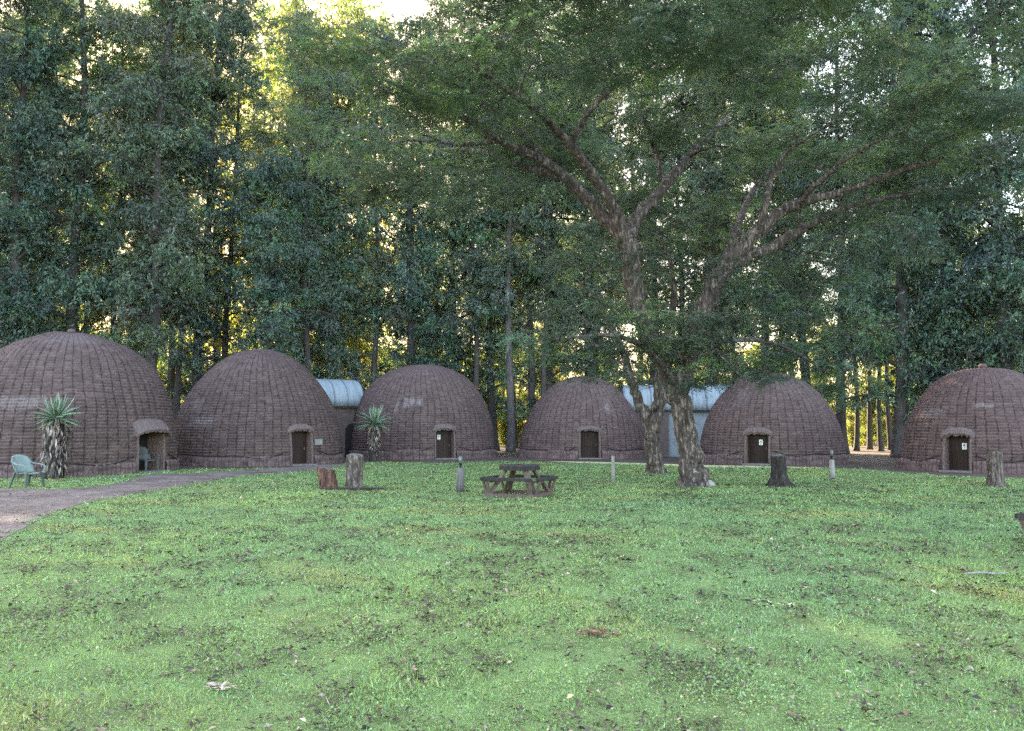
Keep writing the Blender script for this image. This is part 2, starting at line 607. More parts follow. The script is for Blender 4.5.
GUMS = []
specs = [
    dict(seed=21, Ht=33, z_first=4.0, cr=4.9, nl=56),
    dict(seed=22, Ht=32, z_first=2.6, cr=5.2, nl=56, base=(0.060, 0.090, 0.070)),
    dict(seed=23, Ht=35, z_first=6.0, cr=4.5, nl=56, base=(0.078, 0.098, 0.064)),
    dict(seed=24, Ht=30, z_first=2.2, cr=5.0, nl=52, base=(0.060, 0.096, 0.060)),
    dict(seed=25, Ht=34, z_first=9.0, cr=4.4, nl=38, r0=.27, base=(0.084, 0.104, 0.062)),      # bare lower trunk
    dict(seed=26, Ht=18, z_first=2.4, cr=3.9, nl=32, r0=.22, base=(0.056, 0.088, 0.062)),      # half-grown
]
for s in specs:
    mb, lv = gum_variant(**s)
    GUMS.append((mb, lv, s))
# lighter trees far behind, standing in the sun
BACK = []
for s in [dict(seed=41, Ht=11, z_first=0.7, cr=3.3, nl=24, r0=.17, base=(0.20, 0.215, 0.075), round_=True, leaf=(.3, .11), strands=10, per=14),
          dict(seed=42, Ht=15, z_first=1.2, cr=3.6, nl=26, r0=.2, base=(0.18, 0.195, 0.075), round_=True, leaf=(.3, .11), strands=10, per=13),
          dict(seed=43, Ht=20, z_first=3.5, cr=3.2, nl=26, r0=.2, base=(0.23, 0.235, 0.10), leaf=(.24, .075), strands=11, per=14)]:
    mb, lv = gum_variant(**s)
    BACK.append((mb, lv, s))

_first = {}


def plant(kind, idx, name, loc, rz, sc, label, cat, group, bark, leafmat):
    key = (kind, idx, bark)
    if key not in _first:
        mb, lv, s = (GUMS if kind == 'gum' else BACK)[idx]
        tme = bpy.data.meshes.new('trunk')
        tme.from_pydata(mb.v, [], mb.f)
        tme.polygons.foreach_set('use_smooth', mb.sm)
        tme.materials.append(MAT[bark])
        tme.update()
        if not lv.materials:
            lv.materials.append(MAT[leafmat])
        _first[key] = (tme, lv)
    tme, lv = _first[key]
    root = empty(name, loc, rz)
    root.scale = (sc, sc, sc)
    for nm, me in (('trunk', tme), ('crown', lv)):
        o = bpy.data.objects.new(nm, me)
        COL.objects.link(o)
        o.parent = root
    return tag(root, label, cat, group)


front = [
    (-75, 43.5, 1, 1.02, 'gum_bark', 'drooping gum tree at the left picture edge, left of the largest hut'),
    (8, 44.5, 0, 1.0, 'gum_bark', 'dense gum tree rising over the left shoulder of the largest hut'),
    (72, 46.0, 3, 1.12, 'gum_bark', 'bushy gum tree right behind the capped top of the largest hut'),
    (150, 45.5, 2, 1.0, 'gum_bark', 'tall dark gum tree over the gap between the largest hut and its neighbour'),
    (196, 51.0, 1, 1.0, 'gum_bark', 'gum tree behind the left slope of the hut with the grey plaque'),
    (262, 48.5, 5, 1.0, 'gum_bark', 'shorter leafy gum tree behind the top of the hut with the grey plaque'),
    (335, 53.5, 5, 1.08, 'gum_bark', 'half grown gum tree above the rounded tin roof by the thin aloe'),
    (408, 55.0, 3, 1.0, 'gum_bark', 'dark gum tree behind the top of the hut beside the thin aloe'),
    (452, 57.0, 0, 0.95, 'gum_bark', 'gum tree behind the right slope of the hut beside the thin aloe'),
    (492, 57.5, 3, 0.9, 'gum_bark', 'dark trunked gum tree touching the right edge of the hut beside the thin aloe'),
    (511, 55.0, 4, 1.0, 'gum_bark_pale', 'tall pale bare trunked gum tree in the gap left of the picnic table hut'),
    (529, 57.5, 4, 1.03, 'gum_bark', 'dark bare trunked gum tree just right of the pale trunked gum'),
    (592, 59.0, 1, 0.95, 'gum_bark', 'gum tree behind the top of the hut half covered by acacia sprays'),
    (655, 60.0, 0, 1.0, 'gum_bark', 'gum tree behind the wide tin roof and the acacia trunks'),
    (712, 57.0, 2, .95, 'gum_bark', 'gum tree behind the right end of the wide tin roof'),
    (765, 55.0, 3, 1.0, 'gum_bark', 'dense gum tree behind the top of the hut with the dark stump in front'),
    (806, 54.0, 2, 1.0, 'gum_bark', 'gum tree behind the right shoulder of the hut with the dark stump in front'),
    (846, 51.5, 0, .95, 'gum_bark', 'straight gum tree touching the right edge of the hut with the dark stump'),
    (902, 45.0, 3, 1.05, 'gum_bark', 'dark gum tree behind the left slope of the rightmost hut'),
    (950, 44.5, 1, 1.05, 'gum_bark', 'dark drooping gum tree rising behind the top of the rightmost hut'),
    (1010, 43.0, 3, 1.1, 'gum_bark', 'dense gum tree behind the right slope of the rightmost hut'),
    (1075, 42.0, 0, 1.0, 'gum_bark', 'gum tree at the right picture edge beyond the rightmost hut'),
]
for i, (px, Y, k, sc, bark, lab) in enumerate(front):
    p = at(px, 425, Y)
    plant('gum', k, 'gum_tree', (p.x, Y, 0), i * 1.7 + .4, sc, lab, 'tree', 'gum trees in the front row behind the huts', bark, 'leaf_gum')
random.seed(77)
MIDL = 'slender gum tree deep inside the dark forest behind the front row'
for i in range(54):
    X = -66 + i * 2.45 + random.uniform(-1.2, 1.2)
    Y = random.uniform(58, 68)
    if -.34 < X / Y < -.27:
        continue
    if (-.20 < X / Y < .03 or .39 < X / Y < .47) and i % 3:
        continue
    k = random.choice([0, 2, 2, 4, 4, 5, 1])
    plant('gum', k, 'gum_tree', (X, Y, 0), random.uniform(0, 6.28), random.uniform(.85, 1.1), MIDL, 'tree', 'gum trees inside the forest', 'gum_bark', 'leaf_gum')
BKL = 'sunlit yellow green tree glimpsed through gaps beyond the dark forest'
for i in range(46):
    X = -80 + i * 3.6 + random.uniform(-1.4, 1.4)
    Y = random.uniform(86, 108)
    k = random.choice([0, 0, 1])
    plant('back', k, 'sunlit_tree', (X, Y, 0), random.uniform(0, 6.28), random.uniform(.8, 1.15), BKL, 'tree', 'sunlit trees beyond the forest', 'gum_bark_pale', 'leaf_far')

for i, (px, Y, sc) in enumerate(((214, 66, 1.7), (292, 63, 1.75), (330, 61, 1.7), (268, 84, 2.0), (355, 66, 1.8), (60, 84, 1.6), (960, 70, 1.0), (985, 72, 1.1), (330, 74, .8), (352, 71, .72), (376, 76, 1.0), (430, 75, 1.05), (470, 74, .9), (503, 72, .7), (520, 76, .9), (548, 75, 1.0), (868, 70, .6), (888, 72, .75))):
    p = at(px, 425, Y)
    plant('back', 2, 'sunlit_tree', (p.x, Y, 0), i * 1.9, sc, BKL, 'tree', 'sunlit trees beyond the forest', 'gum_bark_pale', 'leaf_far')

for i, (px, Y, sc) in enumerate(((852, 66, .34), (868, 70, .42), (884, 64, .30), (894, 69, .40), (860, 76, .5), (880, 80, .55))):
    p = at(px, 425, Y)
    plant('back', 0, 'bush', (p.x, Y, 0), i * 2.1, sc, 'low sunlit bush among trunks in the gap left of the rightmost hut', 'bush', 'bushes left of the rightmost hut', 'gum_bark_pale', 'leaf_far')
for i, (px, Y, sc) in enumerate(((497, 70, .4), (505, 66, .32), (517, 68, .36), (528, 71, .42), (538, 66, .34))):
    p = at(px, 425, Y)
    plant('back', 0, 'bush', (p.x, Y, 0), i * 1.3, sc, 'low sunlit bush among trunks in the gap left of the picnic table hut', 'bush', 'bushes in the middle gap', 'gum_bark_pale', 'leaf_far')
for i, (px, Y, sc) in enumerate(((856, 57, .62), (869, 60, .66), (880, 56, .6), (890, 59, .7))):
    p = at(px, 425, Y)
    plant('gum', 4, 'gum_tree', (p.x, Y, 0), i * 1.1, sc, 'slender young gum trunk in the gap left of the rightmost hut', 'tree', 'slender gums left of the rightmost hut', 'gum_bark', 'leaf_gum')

for i, (px, Y, sc) in enumerate(((112, 48, .78), (176, 49, .8), (226, 52, .85), (304, 51, .8), (374, 54, .82), (428, 56, .8), (474, 55, .78), (546, 56, .8), (40, 48, .8))):
    p = at(px, 425, Y)
    plant('gum', 4, 'gum_tree', (p.x, Y, 0), i * 2.3, sc, 'slender straight gum tree standing between the bushy gums left of the acacias', 'tree', 'slender gums left of the acacias', 'gum_bark', 'leaf_gum')

# ------------------------------------------------------------------ acacias
def grow(limbs, pads, per_pad, leaf, base, seed, name, label, loc, trunk_r_twig=0.03):
    random.seed(seed)
    g = np.random.default_rng(seed)
    tb = MB()
    nodes, nrad = [], []
    for L in limbs:
        # resample each limb smoothly
        P = [Vector(p) for p, r in L]
        rr = [r for p, r in L]
        pts, rads = [], []
        for i in range(len(P) - 1):
            p0 = P[max(i - 1, 0)]
            p1, p2 = P[i], P[i + 1]
            p3 = P[min(i + 2, len(P) - 1)]
            for k in range(4):
                t = k / 4
                q = 0.5 * ((2 * p1) + (p2 - p0) * t + (2 * p0 - 5 * p1 + 4 * p2 - p3) * t * t + (3 * p1 - p0 - 3 * p2 + p3) * t ** 3)
                pts.append(q)
                rads.append(rr[i] + (rr[i + 1] - rr[i]) * t)
        pts.append(P[-1])
        rads.append(rr[-1])
        pts = [p + Vector((random.gauss(0, .12), random.gauss(0, .12), random.gauss(0, .10))) * min(.35, r + .06) for p, r in zip(pts, rads)]
        tb.tube(pts, rads, 14 if rads[0] > .2 else 9, 0.07)
        for p, r in zip(pts, rads):
            if p.z > 2.6:
                nodes.append(p)
                nrad.append(r)
        if rads[0] < .3:
            for p, r in list(zip(pts, rads))[3:]:
                if p.z > 3 and random.random() < .5:
                    d = Vector((random.gauss(0, 1), random.gauss(0, 1), random.gauss(.1, .6))).normalized()
                    l = random.uniform(.4, 1.3)
                    tb.tube([p, p + d * l * .5 + Vector((0, 0, .06)), p + d * l + Vector((random.gauss(0, .12), random.gauss(0, .12), random.gauss(0, .12)))], [min(r * .4, .03), .016, .006], 4, 0, False)
    NP = np.array([list(p) for p in nodes])
    NR = np.array(nrad)
    twigs = MB()
    order = sorted(range(len(pads)), key=lambda i: min((Vector(pads[i][0]) - Vector(p)).length for p in nodes[::3]))
    for i in order:
        c, r = pads[i]
        c = Vector(c)
        dv = NP - np.array(c)
        dist = np.linalg.norm(dv, axis=1)
        cost = dist + np.where(dv[:, 2] > 0.4, dv[:, 2] * 0.8, 0)
        j = int(np.argmin(cost))
        s = Vector(NP[j])
        ln = (c - s).length
        if ln < .25:
            continue
        r0 = min(NR[j] * .6, .02 + .014 * ln)
        pts, rads = [], []
        n = max(3, int(ln / .6) + 1)
        side = Vector((random.gauss(0, 1), random.gauss(0, 1), random.gauss(0, .4))) * .07 * ln
        for k in range(n + 1):
            t = k / n
            q = s.lerp(c, t) + side * math.sin(t * math.pi) + Vector((0, 0, .10 * ln * math.sin(t * math.pi)))
            q += Vector((random.gauss(0, .05), random.gauss(0, .05), random.gauss(0, .04)))
            pts.append(q)
            rads.append(r0 * (1 - t * .8) + .006)
        (tb if r0 > .05 else twigs).tube(pts, rads, 5, 0, False)
        NP = np.vstack([NP, np.array([list(p) for p in pts[1:]])])
        NR = np.concatenate([NR, np.array(rads[1:])])
        # fine twigs fanning inside the pad
        for k in range(5):
            a = random.uniform(0, 6.28)
            e = c + Vector((math.cos(a) * r, math.sin(a) * r, random.uniform(-.25, .3) * r)) * random.uniform(.5, .9)
            twigs.tube([c, c.lerp(e, .5) + Vector((0, 0, random.uniform(-.05, .08))), e], [.009, .006, .003], 3, 0, False)
    # foliage: feathery sprays, each a flat fan of narrow leaflets
    C = np.array([list(c) for c, r in pads])
    Rr = np.array([r for c, r in pads])
    nC = len(C)
    nsp = max(4, per_pad // 22)
    a = g.uniform(0, 6.28, (nC, nsp))
    rad = np.sqrt(g.random((nC, nsp))) * Rr[:, None]
    S = C[:, None, :] + np.stack([np.cos(a) * rad, np.sin(a) * rad, g.normal(0, .11, (nC, nsp)) * Rr[:, None] - .14 * rad * rad], -1)
    ax = a + g.normal(0, .7, (nC, nsp))
    tilt = g.normal(-.1, .35, (nC, nsp))
    A = np.stack([np.cos(ax) * np.cos(tilt), np.sin(ax) * np.cos(tilt), np.sin(tilt)], -1)
    S, A = S.reshape(-1, 3), A.reshape(-1, 3)
    m = len(S)
    up = unit(np.array([[0, 0, 1.0]]) + g.normal(0, .28, (m, 3)))
    Sd = unit(np.cross(A, up))
    k = 22
    t = np.tile(np.linspace(0, 1, k // 2).repeat(2), (m, 1))
    sg = np.tile(np.array([1, -1] * (k // 2)), (m, 1))
    fl = g.uniform(.25, .5, m)
    P = S[:, None, :] + A[:, None, :] * (t * fl[:, None])[..., None]
    D = Sd[:, None, :] * sg[..., None] * 1.0 + A[:, None, :] * .75 + g.normal(0, .22, (m, k, 3))
    P[..., 2] -= .12 * t * t
    D = unit(D.reshape(-1, 3))
    P = P.reshape(-1, 3)
    n = len(P)
    ll = leaf[0] * g.uniform(.6, 1.2, n) * (1.15 - .6 * t.ravel())
    roll = np.repeat(up, k, 0) + g.normal(0, .22, (n, 3))
    V, Fc = leaf_quads(P, D, ll, leaf[1] * g.uniform(.75, 1.25, n), roll)
    ct = np.exp(g.normal(0, .26, (nC, 1))) * np.exp(g.normal(0, .06, (nC, 3)))
    yg = g.random(nC) < .2
    ct[yg] *= np.array([1.6, 1.65, 1.1])
    col = tint(n, base, .09, .04, g) * np.repeat(ct, nsp * k, 0)
    col = np.repeat(np.clip(col, .004, .6), 4, 0)
    root = empty(name, loc)
    off = Vector(loc)
    tb.v = [tuple(Vector(p) - off) for p in tb.v]
    twigs.v = [tuple(Vector(p) - off) for p in twigs.v]
    V = V - np.array(loc)
    tb.build('trunk', MAT['acacia_bark'], root)
    cr = link_mesh('crown', np_mesh('acacia_leaves', V, Fc, col), MAT['leaf_acacia'], root)
    twigs.build('twigs', MAT['acacia_bark'], root)
    tag(root, label, 'tree')
    return root


def limb(*pts):
    return [(at(px, py, Y), r) for px, py, Y, r in pts]


bA = G(690, 486)
YA = bA.y
A_limbs = [
    [(Vector((bA.x + .14, YA, -.15)), .54), (Vector((bA.x + .12, YA, .06)), .45)] + limb((692, 474, YA, .37), (690, 455, YA, .325), (685, 428, YA, .315), (681, 402, YA, .31), (677, 384, YA, .31), (669, 372, YA, .25)),
    limb((677, 394, YA, .28), (663, 365, YA, .25), (650, 335, YA, .25), (637, 300, YA, .27), (631, 265, YA, .275), (626, 238, YA + .1, .28), (606, 219, YA + .2, .21), (576, 188, YA + .3, .18), (545, 162, YA + .2, .15), (500, 140, YA - .3, .115), (455, 112, YA - 1, .08), (405, 88, YA - 1.6, .07), (360, 70, YA - 2, .035)),
    limb((626, 242, YA + .1, .26), (613, 208, YA - .2, .17), (596, 180, YA - .6, .15), (570, 146, YA - 1.2, .125), (545, 118, YA - 2, .095), (510, 92, YA - 3, .06), (465, 60, YA - 4, .05)),
    limb((627, 240, YA + .1, .24), (640, 214, YA + .6, .19), (664, 186, YA + 1.6, .15), (695, 150, YA + 3, .11), (730, 115, YA + 4.5, .06)),
    limb((560, 176, YA + .3, .15), (520, 165, YA + 2, .11), (475, 150, YA + 4, .08), (430, 150, YA + 5.5, .04)),
    limb((679, 394, YA, .28), (688, 352, YA, .26), (698, 320, YA, .26), (712, 291, YA, .26), (728, 263, YA - .1, .25), (750, 240, YA - .2, .20), (775, 216, YA - .4, .17), (803, 203, YA - .6, .14), (842, 193, YA - .8, .10), (890, 174, YA - 1, .06), (940, 160, YA - 1.3, .05)),
    limb((726, 266, YA, .26), (746, 256, YA + .3, .18), (773, 247, YA + .7, .15), (806, 226, YA + 1.1, .12), (852, 206, YA + 1.6, .085), (905, 195, YA + 2.4, .05), (950, 186, YA + 3, .04)),
    limb((700, 320, YA, .2), (722, 270, YA + 1.5, .15), (740, 220, YA + 3, .12), (760, 180, YA + 5, .08), (800, 160, YA + 6.5, .04)),
    limb((758, 232, YA - .3, .12), (766, 205, YA - .6, .09), (772, 178, YA - .4, .07), (790, 150, YA - .8, .05), (835, 120, YA - 1.6, .025)),
    limb((800, 204, YA - .6, .09), (820, 180, YA - 1.4, .07), (860, 150, YA - 2.2, .04), (905, 130, YA - 2.8, .02)),
    limb((545, 162, YA + .2, .10), (520, 130, YA + .8, .08), (480, 100, YA + 1.2, .05), (440, 60, YA + 1.6, .03)),
    limb((500, 140, YA - .3, .08), (460, 145, YA + .4, .06), (410, 140, YA + 1, .04), (360, 150, YA + 1.4, .02)),
    limb((664, 186, YA + 1.6, .10), (655, 150, YA + 2.2, .08), (640, 110, YA + 2.5, .05), (620, 60, YA + 2.8, .03)),
    limb((570, 146, YA - 1.2, .09), (590, 110, YA - 1.8, .07), (625, 80, YA - 2.4, .05), (680, 50, YA - 3, .03)),
    # low drooping branches
    limb((676, 388, YA - .1, .13), (650, 352, YA - 1.0, .09), (610, 335, YA - 1.6, .06), (560, 340, YA - 2.0, .025)),
    limb((690, 350, YA - .2, .12), (730, 340, YA - 1.0, .08), (780, 345, YA - 1.4, .05), (825, 372, YA - 1.6, .02)),
    limb((684, 365, YA - .3, .10), (690, 335, YA - 1.2, .06), (715, 350, YA - 2.2, .03), (740, 375, YA - 2.4, .015)),
]
random.seed(8)
padsA = []
cx, cy = 4.3, YA - .4
while len(padsA) < 960:
    x, y = random.uniform(-1, 1), random.uniform(-1, 1)
    r2 = x * x + y * y
    if r2 > 1:
        continue
    lay = min(1.1, max(-.1, random.choice((0, .3, .62, .95)) + random.gauss(0, .04)))
    zt = 14.3 - 3.2 * r2
    zb = 10.6 - 1.3 * r2
    lop = 0.5 * math.sin(x * 5 + 1) * math.cos(y * 4)
    hub = Vector((cx + x * 10.5, cy + y * 8.2, zb + (zt - zb) * lay + lop))
    out = Vector((x * 10, y * 8.2, 0)).normalized()
    for k in range(random.randint(4, 8)):          # one spray: several pads side by side on one branch end
        t = random.random()
        q = hub + out * (t * 1.9 - .6) + Vector((-out.y, out.x, 0)) * random.gauss(0, .55) + Vector((0, 0, random.gauss(0, .12) - .15 * t))
        padsA.append((tuple(q), random.uniform(.45, .85)))
low = [(at(px, py, YA + dy), r) for px, py, dy, r in [
    (575, 352, -2, .8), (600, 338, -1.8, .9), (560, 340, -2.4, .7), (630, 345, -1.5, .9), (590, 365, -2.2, .7), (650, 330, -1.4, .9), (620, 372, -1.8, .6), (550, 360, -2.1, .5),
    (690, 335, -1.4, .9), (715, 345, -1.8, .9), (740, 352, -2.0, .9), (765, 345, -1.6, .9), (790, 352, -1.5, .8), (815, 362, -1.6, .7), (832, 375, -1.6, .5), (745, 378, -2.3, .6), (770, 372, -2, .6),
    (660, 360, -1.6, .7), (700, 365, -2.0, .7), (725, 322, -1.0, .9), (755, 318, -.8, .9), (785, 325, -.6, .8), (680, 315, -.9, .8), (640, 318, -1.0, .8), (710, 385, -2.2, .5), (640, 382, -1.9, .5)]]
more = []
for i in range(50):
    c, r = random.choice(low)
    more.append((c + Vector((random.gauss(0, .6), random.gauss(0, .7), random.gauss(.1, .3))), r * random.uniform(.5, .9)))
mid = []
for px0, px1, py0, py1, n in ((560, 640, 230, 330, 12), (745, 860, 250, 335, 34), (650, 740, 190, 290, 14), (820, 930, 200, 260, 20), (400, 560, 130, 190, 24)):
    for i in range(n):
        mid.append((at(random.uniform(px0, px1), random.uniform(py0, py1), YA + random.uniform(-1.5, 3.5)), random.uniform(.6, 1.0)))
padsA += [(tuple(c), r) for c, r in low + more + mid]
grow(A_limbs, padsA, 560, (0.12, 0.027), (0.088, 0.122, 0.088), 61, 'acacia_tree', 'great spreading acacia tree with a thick flaking trunk and umbrella crown over the lawn', (bA.x, bA.y, 0))

bB = G(655, 473)
YB = bB.y
B_limbs = [
    [(Vector((bB.x, YB, -.1)), .42), (Vector((bB.x, YB, .1)), .34)] + limb((654, 460, YB, .29), (652, 445, YB, .27), (651, 432, YB, .265), (653, 420, YB, .22)),
    limb((651, 434, YB, .24), (645, 415, YB, .20), (637, 396, YB + .1, .18), (631, 380, YB + .1, .165), (622, 350, YB + .2, .13), (603, 312, YB + .5, .09), (578, 280, YB + 1, .05)),
    limb((652, 432, YB, .28), (656, 415, YB, .25), (660, 396, YB, .22), (660, 375, YB, .20), (667, 340, YB, .16), (674, 300, YB, .12), (668, 255, YB, .08), (650, 215, YB + .6, .04)),
]
random.seed(9)
padsB = []
for i in range(60):
    a = random.uniform(0, 6.28)
    rr = math.sqrt(random.random())
    c = at(640, 262, YB) + Vector((math.cos(a) * rr * 4.2, math.sin(a) * rr * 3.0, random.uniform(-2.0, 2.2)))
    padsB.append((tuple(c), random.uniform(.6, 1.0)))
grow(B_limbs, padsB, 520, (0.115, 0.026), (0.080, 0.110, 0.080), 62, 'acacia_tree', 'smaller forked acacia tree with two stems standing behind the great acacia', (bB.x, bB.y, 0))

# ------------------------------------------------------------------ beehive huts
PROF = {'big': (2.8, .46), 'round': (2.05, 0.49), 'mid': (2.35, 0.44), 'full': (2.2, .49), 'flat': (1.9, 0.43), 'cone': (1.95, 0.48)}
HUTS = []


def thatch_ring(mb_pts, r, n, jit):
    pass


def make_hut(px, base_y, hw, top_y, prof, door_deg, label, stains=(), door_w=0.95, door_h=1.4, porch=False, seed=0, cap=False, paper=None, plaque=False, tone=(1, 1, 1)):
    random.seed(seed)
    g = np.random.default_rng(seed)
    front_pt = G(px, base_y)
    D = front_pt.length
    off = math.atan((px - W / 2) / F)
    sb = math.sin(hw * math.cos(off) ** 2 / F)
    Rb = D * sb / (1 - sb) - .10
    d2 = Vector((front_pt.x, front_pt.y, 0)).normalized()
    c = front_pt + d2 * Rb
    top = at(px, top_y, c.y * 0.985)
    Hh = top.z
    pa, pb = PROF[prof]
    root = empty('beehive_hut', (c.x, c.y, 0))
    tag(root, label, 'hut', 'woven grass beehive huts in a row')
    face = math.atan2(-d2.y, -d2.x)
    dang = face + R(door_deg)                 # direction the door looks to
    # profile sampled by arc length
    def rad(h):
        return Rb * max(0.0, 1 - h ** pa) ** pb
    hs = np.concatenate([np.linspace(0, .9, 300), 1 - .1 * (1 - np.linspace(0, 1, 200)) ** 2.5])
    rs = np.array([rad(h) for h in hs])
    zz = hs * Hh
    arc = np.concatenate([[0], np.cumsum(np.hypot(np.diff(rs), np.diff(zz)))])
    course = 0.12
    nc = int(arc[-1] / course)
    nseam = int(2 * math.pi * Rb / .38)
    nseg = nseam * 4
    # choose the door to span whole segments
    dseg = max(2, int(round(door_w / (2 * math.pi * Rb / nseg))))
    th = dang + (np.arange(nseg) - dseg / 2) / nseg * 2 * math.pi
    rings_v, rings_r, rings_z = [], [], []
    for k in range(nc):
        for sub, lip in ((0.0, .020), (.30, .015), (.93, 0.0)):
            v = (k + sub) * course
            if v > arc[-1] - .02:
                break
            rings_v.append(v)
            rr = np.interp(v, arc, rs)
            zv = np.interp(v, arc, zz)
            # normal of profile
            e = .02
            dr = np.interp(v + e, arc, rs) - np.interp(v - e, arc, rs)
            dz = np.interp(v + e, arc, zz) - np.interp(v - e, arc, zz)
            l = math.hypot(dr, dz) + 1e-6
            rings_r.append((rr, dz / l, lip))
            rings_z.append((zv, -dr / l))
    nr = len(rings_v)
    V = np.zeros((nr, nseg, 3))
    UV = np.zeros((nr, nseg, 2))
    ii = np.arange(nseg)
    seam = (ii % 4 == 0)
    lump = wave(np.cos(th) * 3, np.sin(th) * 3, 1.0, seed)
    for k in range(nr):
        rr, nx, lip = rings_r[k]
        zv, nz = rings_z[k]
        fade = min(1, rr / 1.0)
        off = lip * (1 + .5 * g.normal(0, 1, nseg)) - np.where(seam, .014, 0) * fade + g.normal(0, .006, nseg)
        off = off + .04 * lump * fade * math.sin(zv * 1.3 + seed) + .03 * wave(th * 2.2, np.full(nseg, zv * 1.1), 1.4, seed + 3) * fade
        thj = th + g.normal(0, .0015, nseg) + .012 * np.sin(zv * 2.1 + th * 3)
        if rings_v[k] < door_h + .6:
            thj = th
        V[k, :, 0] = np.cos(thj) * (rr + off * nx)
        V[k, :, 1] = np.sin(thj) * (rr + off * nx)
        V[k, :, 2] = np.maximum(zv + off * nz + (g.normal(0, .012, nseg) if lip > .025 and k > 0 else 0), 0.0 if k else -.02)
        UV[k, :, 0] = np.arange(nseg) / nseg * 10
        UV[k, :, 1] = rings_v[k]
    # faces, leaving the doorway open
    kt = min(range(nr), key=lambda k: abs(rings_z[k][0] - door_h))
    Fc, Fuv = [], []
    for k in range(nr - 1):
        for i in range(nseg):
            if k < kt and i < dseg:
                continue
            j = (i + 1) % nseg
            Fc.append((k * nseg + i, k * nseg + j, (k + 1) * nseg + j, (k + 1) * nseg + i))
    VV = V.reshape(-1, 3)
    # cap fan
    st = np.zeros(len(VV))
    for (sa, sz, wa, wz, am) in stains:
        ang = face + R(sa)
        da = (np.tile(th, nr) - ang + math.pi) % (2 * math.pi) - math.pi
        zv = np.repeat([z for z, _ in rings_z], nseg)
        e = np.maximum(np.abs(da) * Rb / wa, np.abs(zv - sz) / wz)
        st = np.maximum(st, am * np.clip(1.6 - e * 1.6, 0, 1))
    me = np_mesh('thatch_dome', VV, np.array(Fc), np.repeat(st[:, None], 3, 1), False, UV.reshape(-1, 2))
    dark, base, light = [tuple(a * b for a, b in zip(q, tone)) for q in ((0.058, 0.038, 0.037), (0.150, 0.101, 0.096), (0.270, 0.194, 0.182))]
    mat = m_thatch('woven_thatch', dark, base, light, nseam, course)
    dome = link_mesh('thatch_dome', me, mat, root)
    # crown knot closing the top
    mbk = MB()
    rt = rings_r[-1][0]
    ztop = rings_z[-1][0]
    kr = max(.14, rt + .03)
    mbk.tube([(0, 0, ztop - .03), (0, 0, ztop + .03), (0, 0, ztop + .06)], [kr + .04, kr, kr * .4], 16, .08)
    if cap:
        mbk.tube([(0, 0, ztop + .03), (0, 0, ztop + .14), (0, 0, ztop + .20)], [.14, .15, .10], 10, .1)
    matk = m_thatch('woven_thatch_band', tuple(x * 1.1 for x in dark), tuple(x * 1.12 for x in base), tuple(x * 1.15 for x in light), nseam * 2.5, .6)
    mbk.build('crown_knot', matk, root)
    # skirt of upright bundles
    hsk = .50
    ns = nseam * 6
    da_half = (dseg / 2 + 1.5) / nseg * 2 * math.pi
    a0, a1 = dang + da_half, dang + 2 * math.pi - da_half
    na = int(ns * (a1 - a0) / (2 * math.pi))
    zr = [-.03, .05, .18, .32, .39, .42]
    of = [.10, .10, .10, .09, .055, .01]
    SV = np.zeros((len(zr), na + 1, 3))
    SUV = np.zeros((len(zr), na + 1, 2))
    aa = np.linspace(a0, a1, na + 1)
    bump = np.abs(np.sin(np.arange(na + 1) / 4 * math.pi + .8 * np.sin(np.arange(na + 1) * .13))) * g.uniform(.4, 1.2, na + 1)
    hj = .04 * wave(aa * 3, aa * 0, 2.0, seed + 9)
    for k, (z, o) in enumerate(zip(zr, of)):
        rr = np.interp(z, zz, rs)
        q = rr + o * .8 + .05 * bump + g.normal(0, .012, na + 1)
        SV[k, :, 0], SV[k, :, 1] = np.cos(aa) * q, np.sin(aa) * q
        SV[k, :, 2] = z + (hj if z > .2 else 0)
        SUV[k, :, 0] = aa / (2 * math.pi) * 10
        SUV[k, :, 1] = z + .1
    idx = np.arange(len(zr) * (na + 1)).reshape(len(zr), na + 1)
    q = np.stack([idx[:-1, :-1], idx[:-1, 1:], idx[1:, 1:], idx[1:, :-1]], -1).reshape(-1, 4)
    stz = np.zeros((SV.size // 3, 3))
    link_mesh('thatch_skirt', np_mesh('thatch_skirt', SV.reshape(-1, 3), q, stz, False, SUV.reshape(-1, 2)), matk, root)
    # rope tied around above the skirt, sagging between ties
    rp = MB()
    pts = []
    npts = 90
    for i in range(npts + 1):
        a = a0 + .03 + (a1 - a0 - .06) * i / npts
        ph = (i % 9) / 9
        z = .47 + .04 * math.sin(a * 3 + seed) - .05 * math.sin(ph * math.pi)
        edge = min(i, npts - i)
        if edge < 7:
            z += (.5 - edge * .07) * .35 - .12 * math.sin(edge / 7 * math.pi)
        rr = float(np.interp(z, zz, rs)) + .075
        pts.append((math.cos(a) * rr, math.sin(a) * rr, z))
    rp.tube(pts, .021, 6)
    rp.build('rope', MAT['rope'], root)
    # doorway: reveal, lintel roll, jambs, door
    dn = Vector((math.cos(dang), math.sin(dang), 0))
    ds = Vector((-dn.y, dn.x, 0))
    depth = .75 if porch else .30
    pd = rad(door_h / Hh) - depth
    chain = [V[k, 0] for k in range(kt + 1)] + [V[kt, i] for i in range(1, dseg + 1)] + [V[k, dseg] for k in range(kt - 1, -1, -1)]
    rv = MB()
    P0 = [Vector(p) for p in chain]
    P1 = []
    for p in P0:
        s = p.dot(ds)
        P1.append(dn * pd + ds * s + Vector((0, 0, p.z)))
    n = len(P0)
    rv.add(P0 + P1, [(i, i + 1, n + i + 1, n + i) for i in range(n - 1)])
    rev = rv.build('door_reveal', MAT['reveal'], root)
    hw_ = dseg / 2 * 2 * math.pi * Rb / nseg
